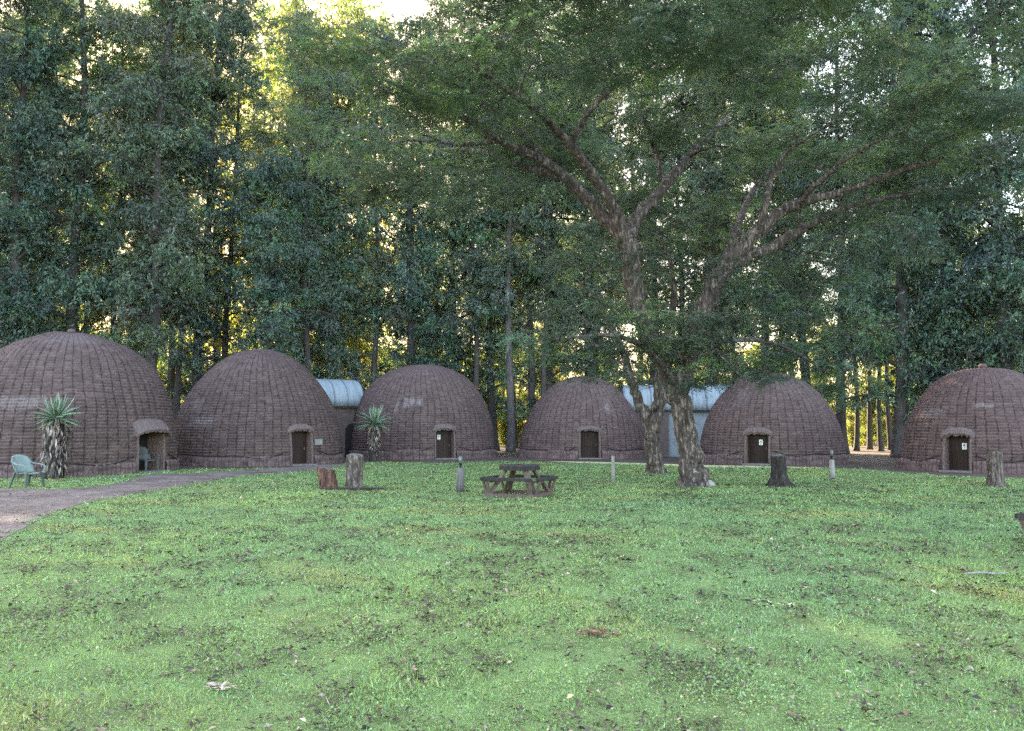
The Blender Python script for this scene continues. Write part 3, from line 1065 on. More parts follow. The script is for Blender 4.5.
    # jamb rolls
    for sgn in (-1, 1):
        jb = MB()
        pts = []
        for k in range(9):
            z = -.02 + (door_h + .02) * k / 8
            rr = rad(max(z, 0) / Hh) - .01
            pts.append(dn * math.sqrt(max(.1, rr * rr - hw_ * hw_)) + ds * sgn * (hw_ + .045 + random.uniform(-.012, .012)) + Vector((0, 0, z)))
        jb.tube(pts, [.055 * random.uniform(.9, 1.1) for _ in pts], 9, .08)
        jb.build('jamb_roll', MAT['roll'], root)
    # lintel / hood of thick thatch
    ln = MB()
    ov = .36 if porch else .09
    NS = 33
    up_pts, secs = [], []
    for k in range(NS):
        t = -1 + 2 * k / (NS - 1)
        s = t * (hw_ + (.24 if porch else .17))
        z0 = door_h + .06 - .16 * abs(t) ** 3 + random.uniform(-.015, .015)
        rr = math.sqrt(max(.1, rad((door_h) / Hh) ** 2 - min(abs(s), hw_ + .2) ** 2))
        rr2 = math.sqrt(max(.1, rad((door_h + .35) / Hh) ** 2 - min(abs(s), hw_ + .2) ** 2))
        o = ov * (1 - .35 * abs(t) ** 2.5)
        B = dn
        secs.append([dn * (rr - .25) + ds * s + Vector((0, 0, z0 - .02)),
                     dn * (rr + o + random.uniform(-.03, .02)) + ds * s + Vector((0, 0, z0 - .06 + random.uniform(-.05, .03))),
                     dn * (rr + o + .04 + random.uniform(-.02, .02)) + ds * s + Vector((0, 0, z0 + .03 + random.uniform(-.015, .015))),
                     dn * (rr + o * .6 + random.uniform(-.02, .02)) + ds * s + Vector((0, 0, z0 + .15 + random.uniform(-.012, .012))),
                     dn * (rr2 + .02) + ds * s + Vector((0, 0, z0 + (.42 if porch else .24))),
                     dn * (rr2 - .2) + ds * s + Vector((0, 0, z0 + (.42 if porch else .24)))])
    VV = [p for s in secs for p in s]
    m = 6
    Fs = []
    for k in range(NS - 1):
        for j in range(m):
            Fs.append((k * m + j, k * m + (j + 1) % m, (k + 1) * m + (j + 1) % m, (k + 1) * m + j))
    Fs += [tuple(range(m - 1, -1, -1)), tuple((NS - 1) * m + j for j in range(m))]
    ln.add(VV, Fs)
    ln.build('thatch_hood' if porch else 'lintel_roll', MAT['roll'], root)
    # door leaf of vertical boards
    dr = MB()
    bw = .135
    x = -hw_ - .02
    while x < hw_ + .02:
        w = min(bw, hw_ + .03 - x)
        c_ = dn * (pd - .03) + ds * (x + w / 2) + Vector((0, 0, door_h / 2))
        dr.box(c_, (.045 + random.uniform(0, .006), w - .008, door_h + .06), dang)
        x += bw
    door = dr.build('door', MAT['black' if porch else 'door'], root)  # porch boards are black to paint in the dark of the open interior
    hd = MB()
    hd.box(dn * (pd + .015) + ds * (hw_ * .7) + Vector((0, 0, .72)), (.04, .03, .13), dang)
    hd.build('handle', MAT['lamp'], door)
    fl = MB()
    fl.box(dn * (pd + depth / 2 + .12) + Vector((0, 0, .02)), (depth + .55, 2 * hw_ + (.25 if not porch else -.02), .07), dang)
    fl.build('threshold', MAT['cement'], root)
    if paper is not None:
        pm = MB()
        pc = dn * (pd + .004) + ds * paper[0] + Vector((0, 0, paper[1]))
        pm.box(pc, (.006, .17, .24), dang)
        ppr = pm.build('paper_notice', MAT['paper'], door)
        tm = MB()
        for k, (wd, zz_) in enumerate(((.05, .06), (.09, .02), (.05, -.03))):
            tm.box(pc + dn * .004 + Vector((0, 0, zz_)), (.003, wd, .028), dang)
        tm.build('printed_symbol', MAT['print'], ppr)
    if plaque:
        a = dang + R(13)
        z = 1.0
        n_ = Vector((math.cos(a), math.sin(a), 0))
        pl = MB()
        pl.box(n_ * (rad(z / Hh) + .07) + Vector((0, 0, z)), (.03, .46, .26), a)
        pl.build('plaque', MAT['plaque'], root)
    HUTS.append((c, Rb, dang))
    return root, c, Rb, dang


t_ = NT('thatch_roll')
o_ = t_.obj()
n_ = t_.noise(t_.mapping(o_, (14, 14, 5)), 2.0, 6, .75)
n2_ = t_.noise(o_, 5, 4, .6)
MAT['roll'] = t_.pbsdf(t_.mix(t_.math('MULTIPLY', n2_, .5), t_.ramp(n_, [(.3, (.06, .042, .038)), (.5, (.16, .115, .105)), (.72, (.27, .205, .19))]), (.11, .08, .08)), .95, n_, .9, .04, .1)
t_ = NT('doorway_thatch')
o_ = t_.obj()
w_ = t_.n('TexBrick')
t_.link(t_.mapping(o_, (1, 1, 1), (R(90), 0, 0)), w_.inputs['Vector'])
w_.inputs['Scale'].default_value = 7
n_ = t_.noise(o_, 18, 5, .7)
MAT['reveal'] = t_.pbsdf(t_.ramp(n_, [(.3, (.08, .05, .045)), (.7, (.22, .15, .13))]), .95, n_, .8, .03, .1)

HD = [
    dict(px=66, base_y=476, hw=118, top_y=333, prof='big', door_deg=46, label='largest grass beehive hut with a porch opening, behind the tall thick aloe', porch=True, door_w=1.3, door_h=1.5, seed=1, cap=True,
         stains=[(-26, 2.55, 1.2, .28, .75), (0, 5.0, 2.0, .35, .35)]),
    dict(px=258, base_y=466.5, hw=87, top_y=349, prof='round', door_deg=29, label='rounded beehive hut with a grey plaque right of its dark doorway', seed=2, door_w=1.0, door_h=1.5, plaque=True,
         stains=[(-42, 1.9, 1.0, .3, .6), (-50, 2.6, .5, .4, .4)], tone=(.94, .95, .95)),
    dict(px=422, base_y=459.5, hw=74.5, top_y=364.5, prof='mid', door_deg=17, label='beehive hut with white chalky patches left of its door, beside the thin aloe', seed=3, door_w=1.0, door_h=1.5, paper=(-.22, 1.12),
         stains=[(-14, 2.9, .24, .32, 1.0), (-9, 2.95, .2, .3, 1.0), (-3, 2.95, .25, .28, .95), (-22, 2.7, .12, .5, .7)]),
    dict(px=584, base_y=459, hw=66.5, top_y=376, prof='cone', door_deg=5, label='beehive hut whose top hides behind acacia sprays, behind the picnic table', seed=4, door_w=1.0, door_h=1.45,
         stains=[(24, 2.6, .3, .3, .8)], tone=(1.08, 1.05, 1.06)),
    dict(px=771, base_y=465, hw=75, top_y=373, prof='full', door_deg=-10, label='beehive hut with a notice on its door and a dark stump standing in front', seed=5, door_w=.95, door_h=1.35, paper=(.1, .98), tone=(1.04, 1.02, 1.03),
         stains=[(-30, 3.0, .5, .5, .3)]),
    dict(px=987, base_y=473, hw=94, top_y=368, prof='flat', door_deg=-18, label='rightmost beehive hut with a knobbed top and notice on its door', seed=6, door_w=.9, door_h=1.35, paper=(.14, .95), cap=True, tone=(1.0, .97, .98),
         stains=[(-2, 2.5, .32, .1, 1.0), (4, 2.45, .25, .1, .9), (-40, 2.2, .8, .2, .5)]),
]
for h in HD:
    make_hut(**h)

# ------------------------------------------------------------------ bathroom annexes with rounded tin roofs
def annex(center, length, half, z_eave, z_top, rz, wallmat, label, arch_x=None, side=0):
    root = empty('annex', (center[0], center[1], 0), rz)
    tag(root, label, 'annex', 'tin roofed annexes between the huts')
    nx, na = 41, 16
    V, Fs = [], []
    for i in range(nx):
        x = -length / 2 + length * i / (nx - 1)
        for k in range(na + 1):
            a = math.pi * k / na
            cor = .012 * (1 if i % 2 else -1)
            V.append((x, -math.cos(a) * (half + cor), z_eave + math.sin(a) ** .8 * (z_top - z_eave + cor)))
    for i in range(nx - 1):
        for k in range(na):
            Fs.append((i * (na + 1) + k, (i + 1) * (na + 1) + k, (i + 1) * (na + 1) + k + 1, i * (na + 1) + k + 1))
    rf = MB()
    rf.add(V, Fs, True)
    roof = rf.build('roof', MAT['tin'], root)
    s = roof.modifiers.new('thick', 'SOLIDIFY')
    s.thickness = .03
    sm = MB()
    for i in range(1, int(length / .75)):
        x = -length / 2 + i * .75
        sm.tube([(x, -math.cos(math.pi * k / na) * (half + .02), z_eave + math.sin(math.pi * k / na) ** .8 * (z_top - z_eave + .02)) for k in range(na + 1)], .022, 5)
    sm.build('roof_seam', MAT['tin_seam'], root)
    for x in (-1, 1):
        e = MB()
        ol = [(x * (length / 2 - .05), -math.cos(math.pi * k / na) * (half - .05), z_eave + .002 + math.sin(math.pi * k / na) ** .8 * (z_top - z_eave - .06)) for k in range(na + 1)]
        e.add(ol, [tuple(range(na + 1))])
        e.build('gable', MAT['white_wall'], root)
    w = MB()
    w.box((0, 0, (z_eave - .08) / 2), (length - .3, 2 * half - .3, z_eave - .08))
    wall = w.build('wall', wallmat, root, .02)
    if side:
        sw = MB()
        sw.box((side / 2 - length / 2 + .1, -.04, (z_eave - .12) / 2), (side, 2 * half - .1, z_eave - .12))
        sw.build('side_wall', MAT['mud_wall'], root, .02)
    fa = MB()
    fa.box((0, -half + .02, z_eave - .03), (length, .1, .1))
    fa.box((0, half - .02, z_eave - .03), (length, .1, .1))
    fa.build('gutter', MAT['wood_dark'], root)
    if arch_x is not None:
        ar = MB()
        ol = [(arch_x - .38, 0), (arch_x + .38, 0)] + [(arch_x + .38 * math.cos(math.pi * k / 10), 1.45 + .38 * math.sin(math.pi * k / 10)) for k in range(11)]
        y = -half + .13
        Vf = [(x, y - .04, z) for x, z in ol] + [(x, y + .1, z) for x, z in ol]
        n = len(ol)
        ar.add(Vf, [tuple(range(n))] + [(i, n + i, n + (i + 1) % n, (i + 1) % n) for i in range(n)])
        ar.build('door', MAT['black'], root)  # black panel standing in for the shade inside the arched doorway
    return root


p = at(333, 425, 45.5)
annex((p.x - .45, 45.8), 3.2, 1.5, 2.75, 4.25, R(34), MAT['mud_wall'], 'small brown walled annex with a rounded tin roof left of the thin aloe', .95)
p = at(676, 425, 47.0)
annex((p.x, 47.2), 6.0, 1.6, 2.55, 4.0, R(-3), MAT['white_wall'], 'wide white walled annex with a tin roof behind the acacia trunks', None, 2.3)

# ------------------------------------------------------------------ aloes
def aloe(px, py, top_py, trunk_top_py, r_trunk, label, seed, spread, taper=1.0):
    random.seed(seed)
    g = np.random.default_rng(seed)
    b = G(px, py)
    top = at(px, trunk_top_py, b.y).z
    crown_h = at(px, top_py, b.y).z - top
    root = empty('aloe', (b.x, b.y, 0))
    tag(root, label, 'plant', 'tree aloes beside the huts')
    tb = MB()
    zs = [-.05, .1, .4, top * .4, top * .7, top]
    tb.tube([(random.uniform(-.02, .02), random.uniform(-.02, .02), z) for z in zs], [r_trunk * .62, r_trunk * .5, r_trunk * .5, r_trunk * .5, r_trunk * .5, r_trunk * .4], 10, .08)
    tb.build('trunk', MAT['stump_dark'], root)
    # dry hanging leaves around the trunk
    n = 620
    z = g.uniform(.1, 1, n) * (top + .05)
    z = np.maximum(z, .2) * np.where(z < .3, g.uniform(.75, 1.2, n), 1)
    a = g.uniform(0, 6.28, n)
    q = z / top
    rr = r_trunk * (.5 + .16 * np.sin(np.clip(q, 0, 1) * 2.8)) * g.uniform(.85, 1.15, n) * (q * (1 - taper) + taper)
    P = np.stack([np.cos(a) * rr, np.sin(a) * rr, z], 1)
    D = np.stack([np.cos(a) * .12, np.sin(a) * .12, -np.ones(n)], 1) + g.normal(0, .22, (n, 3))
    D = unit(D)
    V, Fc = leaf_quads(P, D, g.uniform(.16, .34, n), g.uniform(.035, .07, n), np.stack([-np.sin(a), np.cos(a), 0 * a], 1) * .3 + np.stack([np.cos(a), np.sin(a), 0 * a], 1) + g.normal(0, .4, (n, 3)))
    col = np.where(g.random((n, 1)) < .4, tint(n, (.27, .215, .18), .3, .05, g), tint(n, (.10, .076, .066), .3, .06, g))
    link_mesh('dry_leaves', np_mesh('dry_leaves', V, Fc, np.repeat(col, 4, 0)), MAT['leaf_dry'], root)
    # rosette of thick channelled leaves
    VV, FF, CC = [], [], []
    nb = 54
    for i in range(nb):
        t = i / nb
        az = i * 2.39996 + random.uniform(-.2, .2)
        el = R(80 - 112 * t + random.uniform(-8, 8))
        L = spread * random.uniform(.8, 1.08) * (.75 + .35 * math.sin(t * 3.1))
        wd = .15 * random.uniform(.85, 1.1)
        d = np.array([math.cos(az), math.sin(az)])
        sd = np.array([-d[1], d[0], 0])
        ns = 7
        p = np.array([d[0] * .05, d[1] * .05, top + .12 - .2 * t])
        e = el
        base = len(VV)
        c0 = np.array((.10, .145, .085)) * random.uniform(.6, 1.5)
        if t > .86:
            c0 = np.array((.22, .18, .10)) * random.uniform(.7, 1.2)
        for k in range(ns):
            s = k / (ns - 1)
            w = wd * (1 - s ** 1.6) * (0.75 + .5 * s if s < .5 else 1) + .004
            dirv = np.array([d[0] * math.cos(e), d[1] * math.cos(e), math.sin(e)])
            nrm = np.array([-d[0] * math.sin(e), -d[1] * math.sin(e), math.cos(e)])
            for (sx, sn) in ((-1, .28), (0, -.05), (1, .28), (0, -.22)):
                VV.append(p + sd * sx * w / 2 + nrm * sn * w)
                CC.append(c0 * (1 + .8 * s * (1 if t < .5 else .4)) if s < .85 else np.array((.30, .24, .16)))
            p = p + dirv * L / (ns - 1)
            e += R(5.0 if t < .35 else -3.5 + 9 * (s > .5))
        for k in range(ns - 1):
            for j in range(4):
                a_ = base + k * 4
                FF.append((a_ + j, a_ + (j + 1) % 4, a_ + 4 + (j + 1) % 4, a_ + 4 + j))
    link_mesh('leaf_rosette', np_mesh('aloe_leaves', np.array(VV), np.array(FF), np.array(CC)), MAT['leaf_aloe'], root)
    return root


aloe(54, 479, 386, 419, .54, 'tall aloe with a thick shaggy trunk in front of the largest hut', 3, .86)
aloe(374, 462, 397, 424, .45, 'thin trunked aloe beside the hut with white chalky patches', 4, .98, .45)

# ------------------------------------------------------------------ chairs
def make_chair(loc, rz, mat, legmat, label):
    root = empty('garden_chair', loc, rz)
    tag(root, label, 'chair', 'plastic garden chairs by the largest hut')
    # local: sitter faces +x
    st = MB()
    NX, NY = 7, 7
    V, Fs = [], []
    for i in range(NX):
        for j in range(NY):
            x = -.22 + .46 * i / (NX - 1)
            y = (-.23 + .46 * j / (NY - 1)) * (1 + .06 * i / NX)
            V.append((x, y, .40 + .04 * i / (NX - 1) - .02 * math.cos(y * 6) - (.03 if i == NX - 1 else 0)))
    for i in range(NX - 1):
        for j in range(NY - 1):
            Fs.append((i * NY + j, (i + 1) * NY + j, (i + 1) * NY + j + 1, i * NY + j + 1))
    st.add(V, Fs, True)
    o = st.build('seat', mat, root)
    o.modifiers.new('thick', 'SOLIDIFY').thickness = .025
    bk = MB()
    V, Fs = [], []
    NZ, NA = 9, 11
    for k in range(NZ):
        t = k / (NZ - 1)
        z = .42 + .5 * t
        for j in range(NA):
            a = (-1 + 2 * j / (NA - 1))
            wid = .27 + .03 * math.sin(t * 3.1) - .10 * max(0, t - .75) * 4 * .55
            x = -.20 - .22 * t + .13 * a * a * (1 - .3 * t)
            V.append((x, a * wid, z - .05 * a * a * t))
    for k in range(NZ - 1):
        for j in range(NA - 1):
            Fs.append((k * NA + j, k * NA + j + 1, (k + 1) * NA + j + 1, (k + 1) * NA + j))
    bk.add(V, Fs, True)
    o = bk.build('backrest', mat, root)
    o.modifiers.new('thick', 'SOLIDIFY').thickness = .022
    for s in (-1, 1):
        ar = MB()
        pts = [(-.22, s * .27, .70), (-.08, s * .31, .66), (.12, s * .32, .64), (.25, s * .31, .62), (.31, s * .30, .54), (.29, s * .285, .40)]
        for i in range(len(pts) - 1):
            ar.bar(pts[i], pts[i + 1], .055, .025, (0, 0, 1) if i < 3 else (1, 0, 0))
        ar.build('armrest', mat, root, .006)
        for (x0, x1) in ((.26, .31), (-.20, -.33)):
            lg = MB()
            top, bot = Vector((x0, s * .24, .42)), Vector((x1, s * .29, 0))
            lg.hexa([bot + Vector(q) for q in ((-.022, -.018, 0), (.022, -.018, 0), (.022, .018, 0), (-.022, .018, 0))],
                    [top + Vector(q) for q in ((-.04, -.03, 0), (.04, -.03, 0), (.04, .03, 0), (-.04, .03, 0))])
            lg.build('leg', legmat, root, .005)
    return root


c = G(27, 487.5)
make_chair((c.x, c.y, 0), R(-22), MAT['chair'], MAT['chair_leg'], 'pale green plastic garden chair standing on grass beside the path')
hc, hr, ha = HUTS[0]
q = hc + Vector((math.cos(ha), math.sin(ha), 0)) * (hr - .15) + Vector((math.sin(ha), -math.cos(ha), 0)) * .15
make_chair((q.x, q.y, .05), R(-25), MAT['chair_grey'], MAT['chair_grey'], 'grey weathered garden chair standing in the porch of the largest hut')

# ------------------------------------------------------------------ picnic table with four benches
def make_picnic():
    root = empty('picnic_table')
    top = MB()
    # octagonal top out of planks
    ro = .60
    oc = [(ro * math.cos(R(22.5 + 45 * k)), ro * math.sin(R(22.5 + 45 * k))) for k in range(8)]
    hx = ro * math.cos(R(22.5))
    sx = ro * math.sin(R(22.5))
    npl = 8
    for k in range(npl):
        y0, y1 = -hx + 2 * hx * k / npl + .004, -hx + 2 * hx * (k + 1) / npl - .004

        def ext(y):
            return hx if abs(y) <= sx else hx - (abs(y) - sx)
        dz = random.uniform(-.003, .003)
        a = [(-ext(y0), y0), (ext(y0), y0), (ext(y1), y1), (-ext(y1), y1)]
        top.hexa([Vector((x, y, .70 + dz)) for x, y in a], [Vector((x, y, .755 + dz)) for x, y in a])
    t = top.build('tabletop', MAT['wood_dark'], root, .006)
    ap = MB()
    for k in range(8):
        x0, y0 = oc[k]
        x1, y1 = oc[(k + 1) % 8]
        ap.bar((x0 * .94, y0 * .94, .665), (x1 * .94, y1 * .94, .665), .04, .065)
    ap.bar((-.5, 0, .668), (.5, 0, .668), .08, .06)
    ap.build('apron', MAT['wood_dark'], root)
    for k in range(4):
        a = R(90 * k)
        m = Matrix.Rotation(a, 4, 'Z')
        bn = MB()
        # bench: three planks, mitred ends; local side looks to -y
        for j in range(2):
            y0 = -.70 - .105 * j
            y1 = y0 - .099
            e0, e1 = abs(y0) * .78 + .03, abs(y1) * .78 + .03
            P = [(-e1, y1), (e1, y1), (e0, y0), (-e0, y0)]
            bn.hexa([m @ Vector((x, y, .40)) for x, y in P], [m @ Vector((x, y, .472)) for x, y in P])
        bn.build('bench', MAT['wood_dark'], root, .006)
        rl = MB()
        rl.bar(m @ Vector((-.72, -.72, .05)), m @ Vector((.72, -.72, .05)), .09, .09)
        rl.build('base_rail', MAT['wood_red'], root, .006)
        for s in (-1, 1):
            lg = MB()
            lg.bar(m @ Vector((s * .60, -.72, .06)), m @ Vector((s * .26, -.30, .665)), .10, .055)
            lg.build('leg', MAT['wood_moss' if (k == 3) else 'wood_red'], root, .005)
            stt = MB()
            stt.bar(m @ Vector((s * .62, -.72, .08)), m @ Vector((s * .64, -.86, .405)), .08, .05)
            stt.bar(m @ Vector((s * .50, -.40, .38)), m @ Vector((s * .58, -.88, .38)), .05, .055)
            stt.build('bench_bracket', MAT['wood_red'], root, .005)
    return root


random.seed(4)
pic = make_picnic()
b = G(519.5, 496)
pic.location = (b.x, b.y, 0)
pic.rotation_euler = (0, 0, R(-22))
pic.scale = (.87, .87, 1.02)
tag(pic, 'dark octagonal picnic table with four benches standing on the open lawn', 'picnic table', 'wooden picnic tables on the lawn')
pc2 = copy_tree(pic)
b = G(1101, 552)
pc2.location = (b.x, b.y, 0)
pc2.rotation_euler = (0, 0, R(24))
tag(pc2, 'dark picnic table cut off by the right picture edge, only a bench corner showing', 'picnic table', 'wooden picnic tables on the lawn')

# ------------------------------------------------------------------ stumps, posts, stone
def stump(px, py, top_py, wpx, mat, label, seed, flare=1.2, slant=.1, lean=(0, 0), toew=None):
    random.seed(seed)
    b = G(px, py)
    sc = F / b.y
    r = wpx / sc / 2
    h = (py - top_py) / sc
    root = empty('tree_stump', (b.x, b.y, 0))
    tag(root, label, 'stump', 'old tree stumps on the lawn')
    n, nz = 22, 10
    prof = [1 + .16 * math.sin(3 * 2 * math.pi * k / n + seed) + .1 * math.sin(5 * 2 * math.pi * k / n + 2 * seed) + random.uniform(-.07, .07) for k in range(n)]
    V, Fs = [], []
    for j in range(nz + 1):
        t = j / nz
        fl = 1 + (flare - 1) * max(0, 1 - t * 2.2) ** 1.6
        for k in range(n):
            a = 2 * math.pi * k / n
            rr = r * prof[k] * fl * (1 - .06 * t) * random.uniform(.96, 1.04)
            if t < .12:
                rr *= 1 + .25 * (flare - 1) * math.sin(4 * a + seed)
            z = -.04 + (h + .04) * t
            if j == nz:
                z += slant * r * math.cos(a + seed) + random.uniform(-.06, .05) * r * 2
            V.append((math.cos(a) * rr + lean[0] * t, math.sin(a) * rr + lean[1] * t, z))
    for j in range(nz):
        for k in range(n):
            Fs.append((j * n + k, j * n + (k + 1) % n, (j + 1) * n + (k + 1) % n, (j + 1) * n + k))
    mb = MB()
    mb.add(V, Fs)
    mb.build('bark', MAT[mat], root)
    tp = MB()
    ring = V[nz * n:]
    ins = [(x * .55 + lean[0] * .45, y * .55 + lean[1] * .45, z * .5 + (h - .05) * .5) for x, y, z in ring]
    tp.add(ring + ins, [(k, (k + 1) % n, n + (k + 1) % n, n + k) for k in range(n)] + [tuple(range(n, 2 * n))])
    tp.build('cut_top', MAT['wood_post'], root)
    return root


stump(330, 489, 468.5, 18, 'stump_red', 'short reddish stump left of the tall grey stump', 3, 1.0, .2, (-.12, 0))
stump(355, 489, 455, 17, 'stump_grey', 'tall streaky grey stump right of the short reddish stump', 4, 1.06, .05)
b = G(352, 489.5)
pk = empty('plank', (b.x, b.y, 0), R(4))
tag(pk, 'weathered plank lying on grass at the foot of the two stumps', 'plank')
mb = MB()
mb.box((0.1, -.24, .035), (1.5, .20, .06))
mb.build('board', MAT['wood_dark'], pk, .008)
stump(780, 486.5, 455.5, 14.5, 'stump_dark', 'dark charred stump in front of the right middle hut', 5, 2.0, .15, (-.02, 0))
stump(996, 487, 453, 13, 'stump_grey', 'grey and red stump in front of the rightmost hut', 8, 1.4, .25, (.0, 0))


def lamp_post(px, py, top_py, wpx, mat, label, head=True, seed=0):
    random.seed(seed)
    b = G(px, py)
    sc = F / b.y
    w = wpx / sc
    h = (py - top_py) / sc
    root = empty('garden_post', (b.x, b.y, 0), random.uniform(-.3, .3))
    tag(root, label, 'post', 'short posts on the lawn')
    ph = h * (.66 if head else .96)
    mb = MB()
    mb.tube([(0, 0, -.05), (0.005, 0, ph * .4), (0.01, .004, ph * .98), (.01, .004, ph)], [w * .56, w * .53, w * .48, w * .40], 10, .05)
    mb.build('post', MAT[mat], root)
    if head:
        mb = MB()
        mb.tube([(.01, 0, ph), (.01, 0, ph + h * .1)], [.025, .025], 8)
        mb.tube([(.01, 0, ph + h * .09), (.01, 0, ph + h * .13)], [.05, .05], 10)
        hd = mb.build('lamp_bracket', MAT['black'], root)
        mb = MB()
        z0, z1 = ph + h * .13, h * .99
        mb.tube([(.01, 0, z0), (.01, 0, z0 + (z1 - z0) * .3), (.01, 0, z0 + (z1 - z0) * .75), (.01, 0, z1)], [.03, .05, .055, .025], 12)
        mb.build('lamp_head', MAT['lamp'], root)
        mb = MB()
        mb.tube([(.01, -.045, z0 + (z1 - z0) * .5), (.01, -.065, z0 + (z1 - z0) * .5)], [.03, .022], 10)
        mb.build('lens', MAT['lamp_glass'], root)
    return root


lamp_post(460, 492, 456, 8, 'wood_post', 'thick grey post with a small lamp, left of the picnic table', True, 1)
lamp_post(613, 483, 455, 3.4, 'wood_pale', 'thin pale bare post between the picnic table and the forked acacia', False, 2)
lamp_post(832, 479, 450, 5, 'wood_pale', 'pale post with a small lamp right of the dark stump', True, 3)


def rock(px, py, rpx, mat, name, label, seed):
    random.seed(seed)
    import bmesh
    b = G(px, py)
    r = rpx / (F / b.y)
    bm = bmesh.new()
    bmesh.ops.create_icosphere(bm, subdivisions=3, radius=r)
    for v in bm.verts:
        k = 1 + .16 * math.sin(v.co.x / r * 3 + seed) + .13 * math.sin(v.co.y / r * 4 + 2 * seed) + random.uniform(-.03, .03)
        v.co = Vector((v.co.x * k, v.co.y * k * .8, v.co.z * k * .62 + r * .35))
    me = bpy.data.meshes.new(name)
    bm.to_mesh(me)
    bm.free()
    for p_ in me.polygons:
        p_.use_smooth = True
    o = link_mesh(name, me, MAT[mat])
    o.location = (b.x, b.y, 0)
    tag(o, label, 'stone')


rock(709, 486.5, 6.5, 'stone', 'stone', 'pale rounded stone at the foot of the great acacia', 2)

# ------------------------------------------------------------------ grass and fallen leaves
blocked = [(c.x, c.y, r + .12) for c, r, a in HUTS] + [(bA.x, bA.y, .7), (bB.x, bB.y, .4)]


def scatter(y0, y1, dens, half_w=.70, extra=1.6, on_path=0.0):
    area_pts = int((y1 - y0) * (half_w * (y0 + y1) + 2 * extra) * dens)
    Y = np.sqrt(rng.uniform(y0 * y0, y1 * y1, area_pts))
    X = rng.uniform(-1, 1, area_pts) * (half_w * Y + extra)
    ok = inside(lawn_poly, X, Y)
    wob = .16 * wave(X, Y, 3.0, 5) + .12 * wave(X, Y, 9.0, 6)
    ok &= ~inside(path_poly, X + wob, Y + wob) | (rng.random(len(X)) < on_path)
    for bx, by, br in blocked:
        ok &= (X - bx) ** 2 + (Y - by) ** 2 > br * br
    return X[ok], Y[ok]


GV, GC = [], []
for (y0, y1, dens, wd, ht) in ((4.0, 7.0, 5200, .0052, .027), (7.0, 11.0, 2900, .0075, .030), (11.0, 17.0, 1400, .011, .034), (17.0, 26.0, 620, .017, .038), (26.0, 45.0, 210, .028, .046)):
    X, Y = scatter(y0, y1, dens)
    # bare, worn and lush patches
    pn = .55 * wave(X, Y, 1.3, 31) + .6 * wave(X, Y, 4.5, 32)
    keep = rng.random(len(X)) < np.clip(.88 + .5 * pn, .25, 1)
    X, Y, pn = X[keep], Y[keep], pn[keep]
    n = len(X)
    lush = np.clip(1 + .22 * wave(X, Y, 2.2, 33) + .26 * wave(X, Y, 9.0, 35), .45, 1.7)
    hh = ht * np.exp(rng.normal(0, .35, n)) * lush
    clover = rng.random(n) < np.clip(.4 + .35 * wave(X, Y, 1.1, 36), .08, .85)
    a = rng.uniform(0, 6.28, n)
    le = np.abs(rng.normal(.8, .5, n))
    D = np.stack([np.cos(a) * le, np.sin(a) * le, np.ones(n)], 1)
    z = np.zeros(n)
    D[clover, 2] *= .25
    z[clover] = .35 * hh[clover]
    D = unit(D)
    P = np.stack([X, Y, z + .004], 1)
    L = np.where(clover, np.minimum(hh * .36, .016 + .0012 * Y), hh)
    Wd = np.where(clover, L * .75, wd * rng.uniform(.7, 1.4, n))
    roll = np.where(clover[:, None], np.array([[0, 0, 1.0]]) + rng.normal(0, .5, (n, 3)), rng.normal(size=(n, 3)))
    V, _ = leaf_quads(P, D, L, Wd, roll)
    base = np.array([.188, .292, .125])[None, :] * np.ones((n, 1))
    hue = wave(X, Y, .55, 34)[:, None]
    yel = np.clip(hue, 0, 1.5)
    blu = np.clip(-hue, 0, 1.5)
    base = base * (1 + yel * np.array([.12, .05, -.06])) * (1 + blu * np.array([-.05, -.02, .03]))
    col = base * np.exp(rng.normal(0, .27, (n, 1))) * np.exp(rng.normal(0, .08, (n, 3)))
    dry = np.clip(wave(X, Y, 2.6, 37) * .7 + wave(X, Y, .9, 38) * .5 - .35, 0, 1)[:, None]
    col = col * (1 + dry * np.array([.45, .04, -.10]))
    dead = rng.random(n) < .05 + .10 * dry[:, 0]
    col[dead] = tint(int(dead.sum()), (.30, .25, .16), .25, .06)
    GV.append(V)
    GC.append(np.repeat(np.clip(col, .01, .7), 4, 0))
GV = np.concatenate(GV)
GC = np.concatenate(GC)
gr = link_mesh('grass', np_mesh('grass', GV, np.arange(len(GV)).reshape(-1, 4), GC), MAT['grass'])
tag(gr, 'short green grass and clover growing all over the lawn', 'grass', kind='stuff')

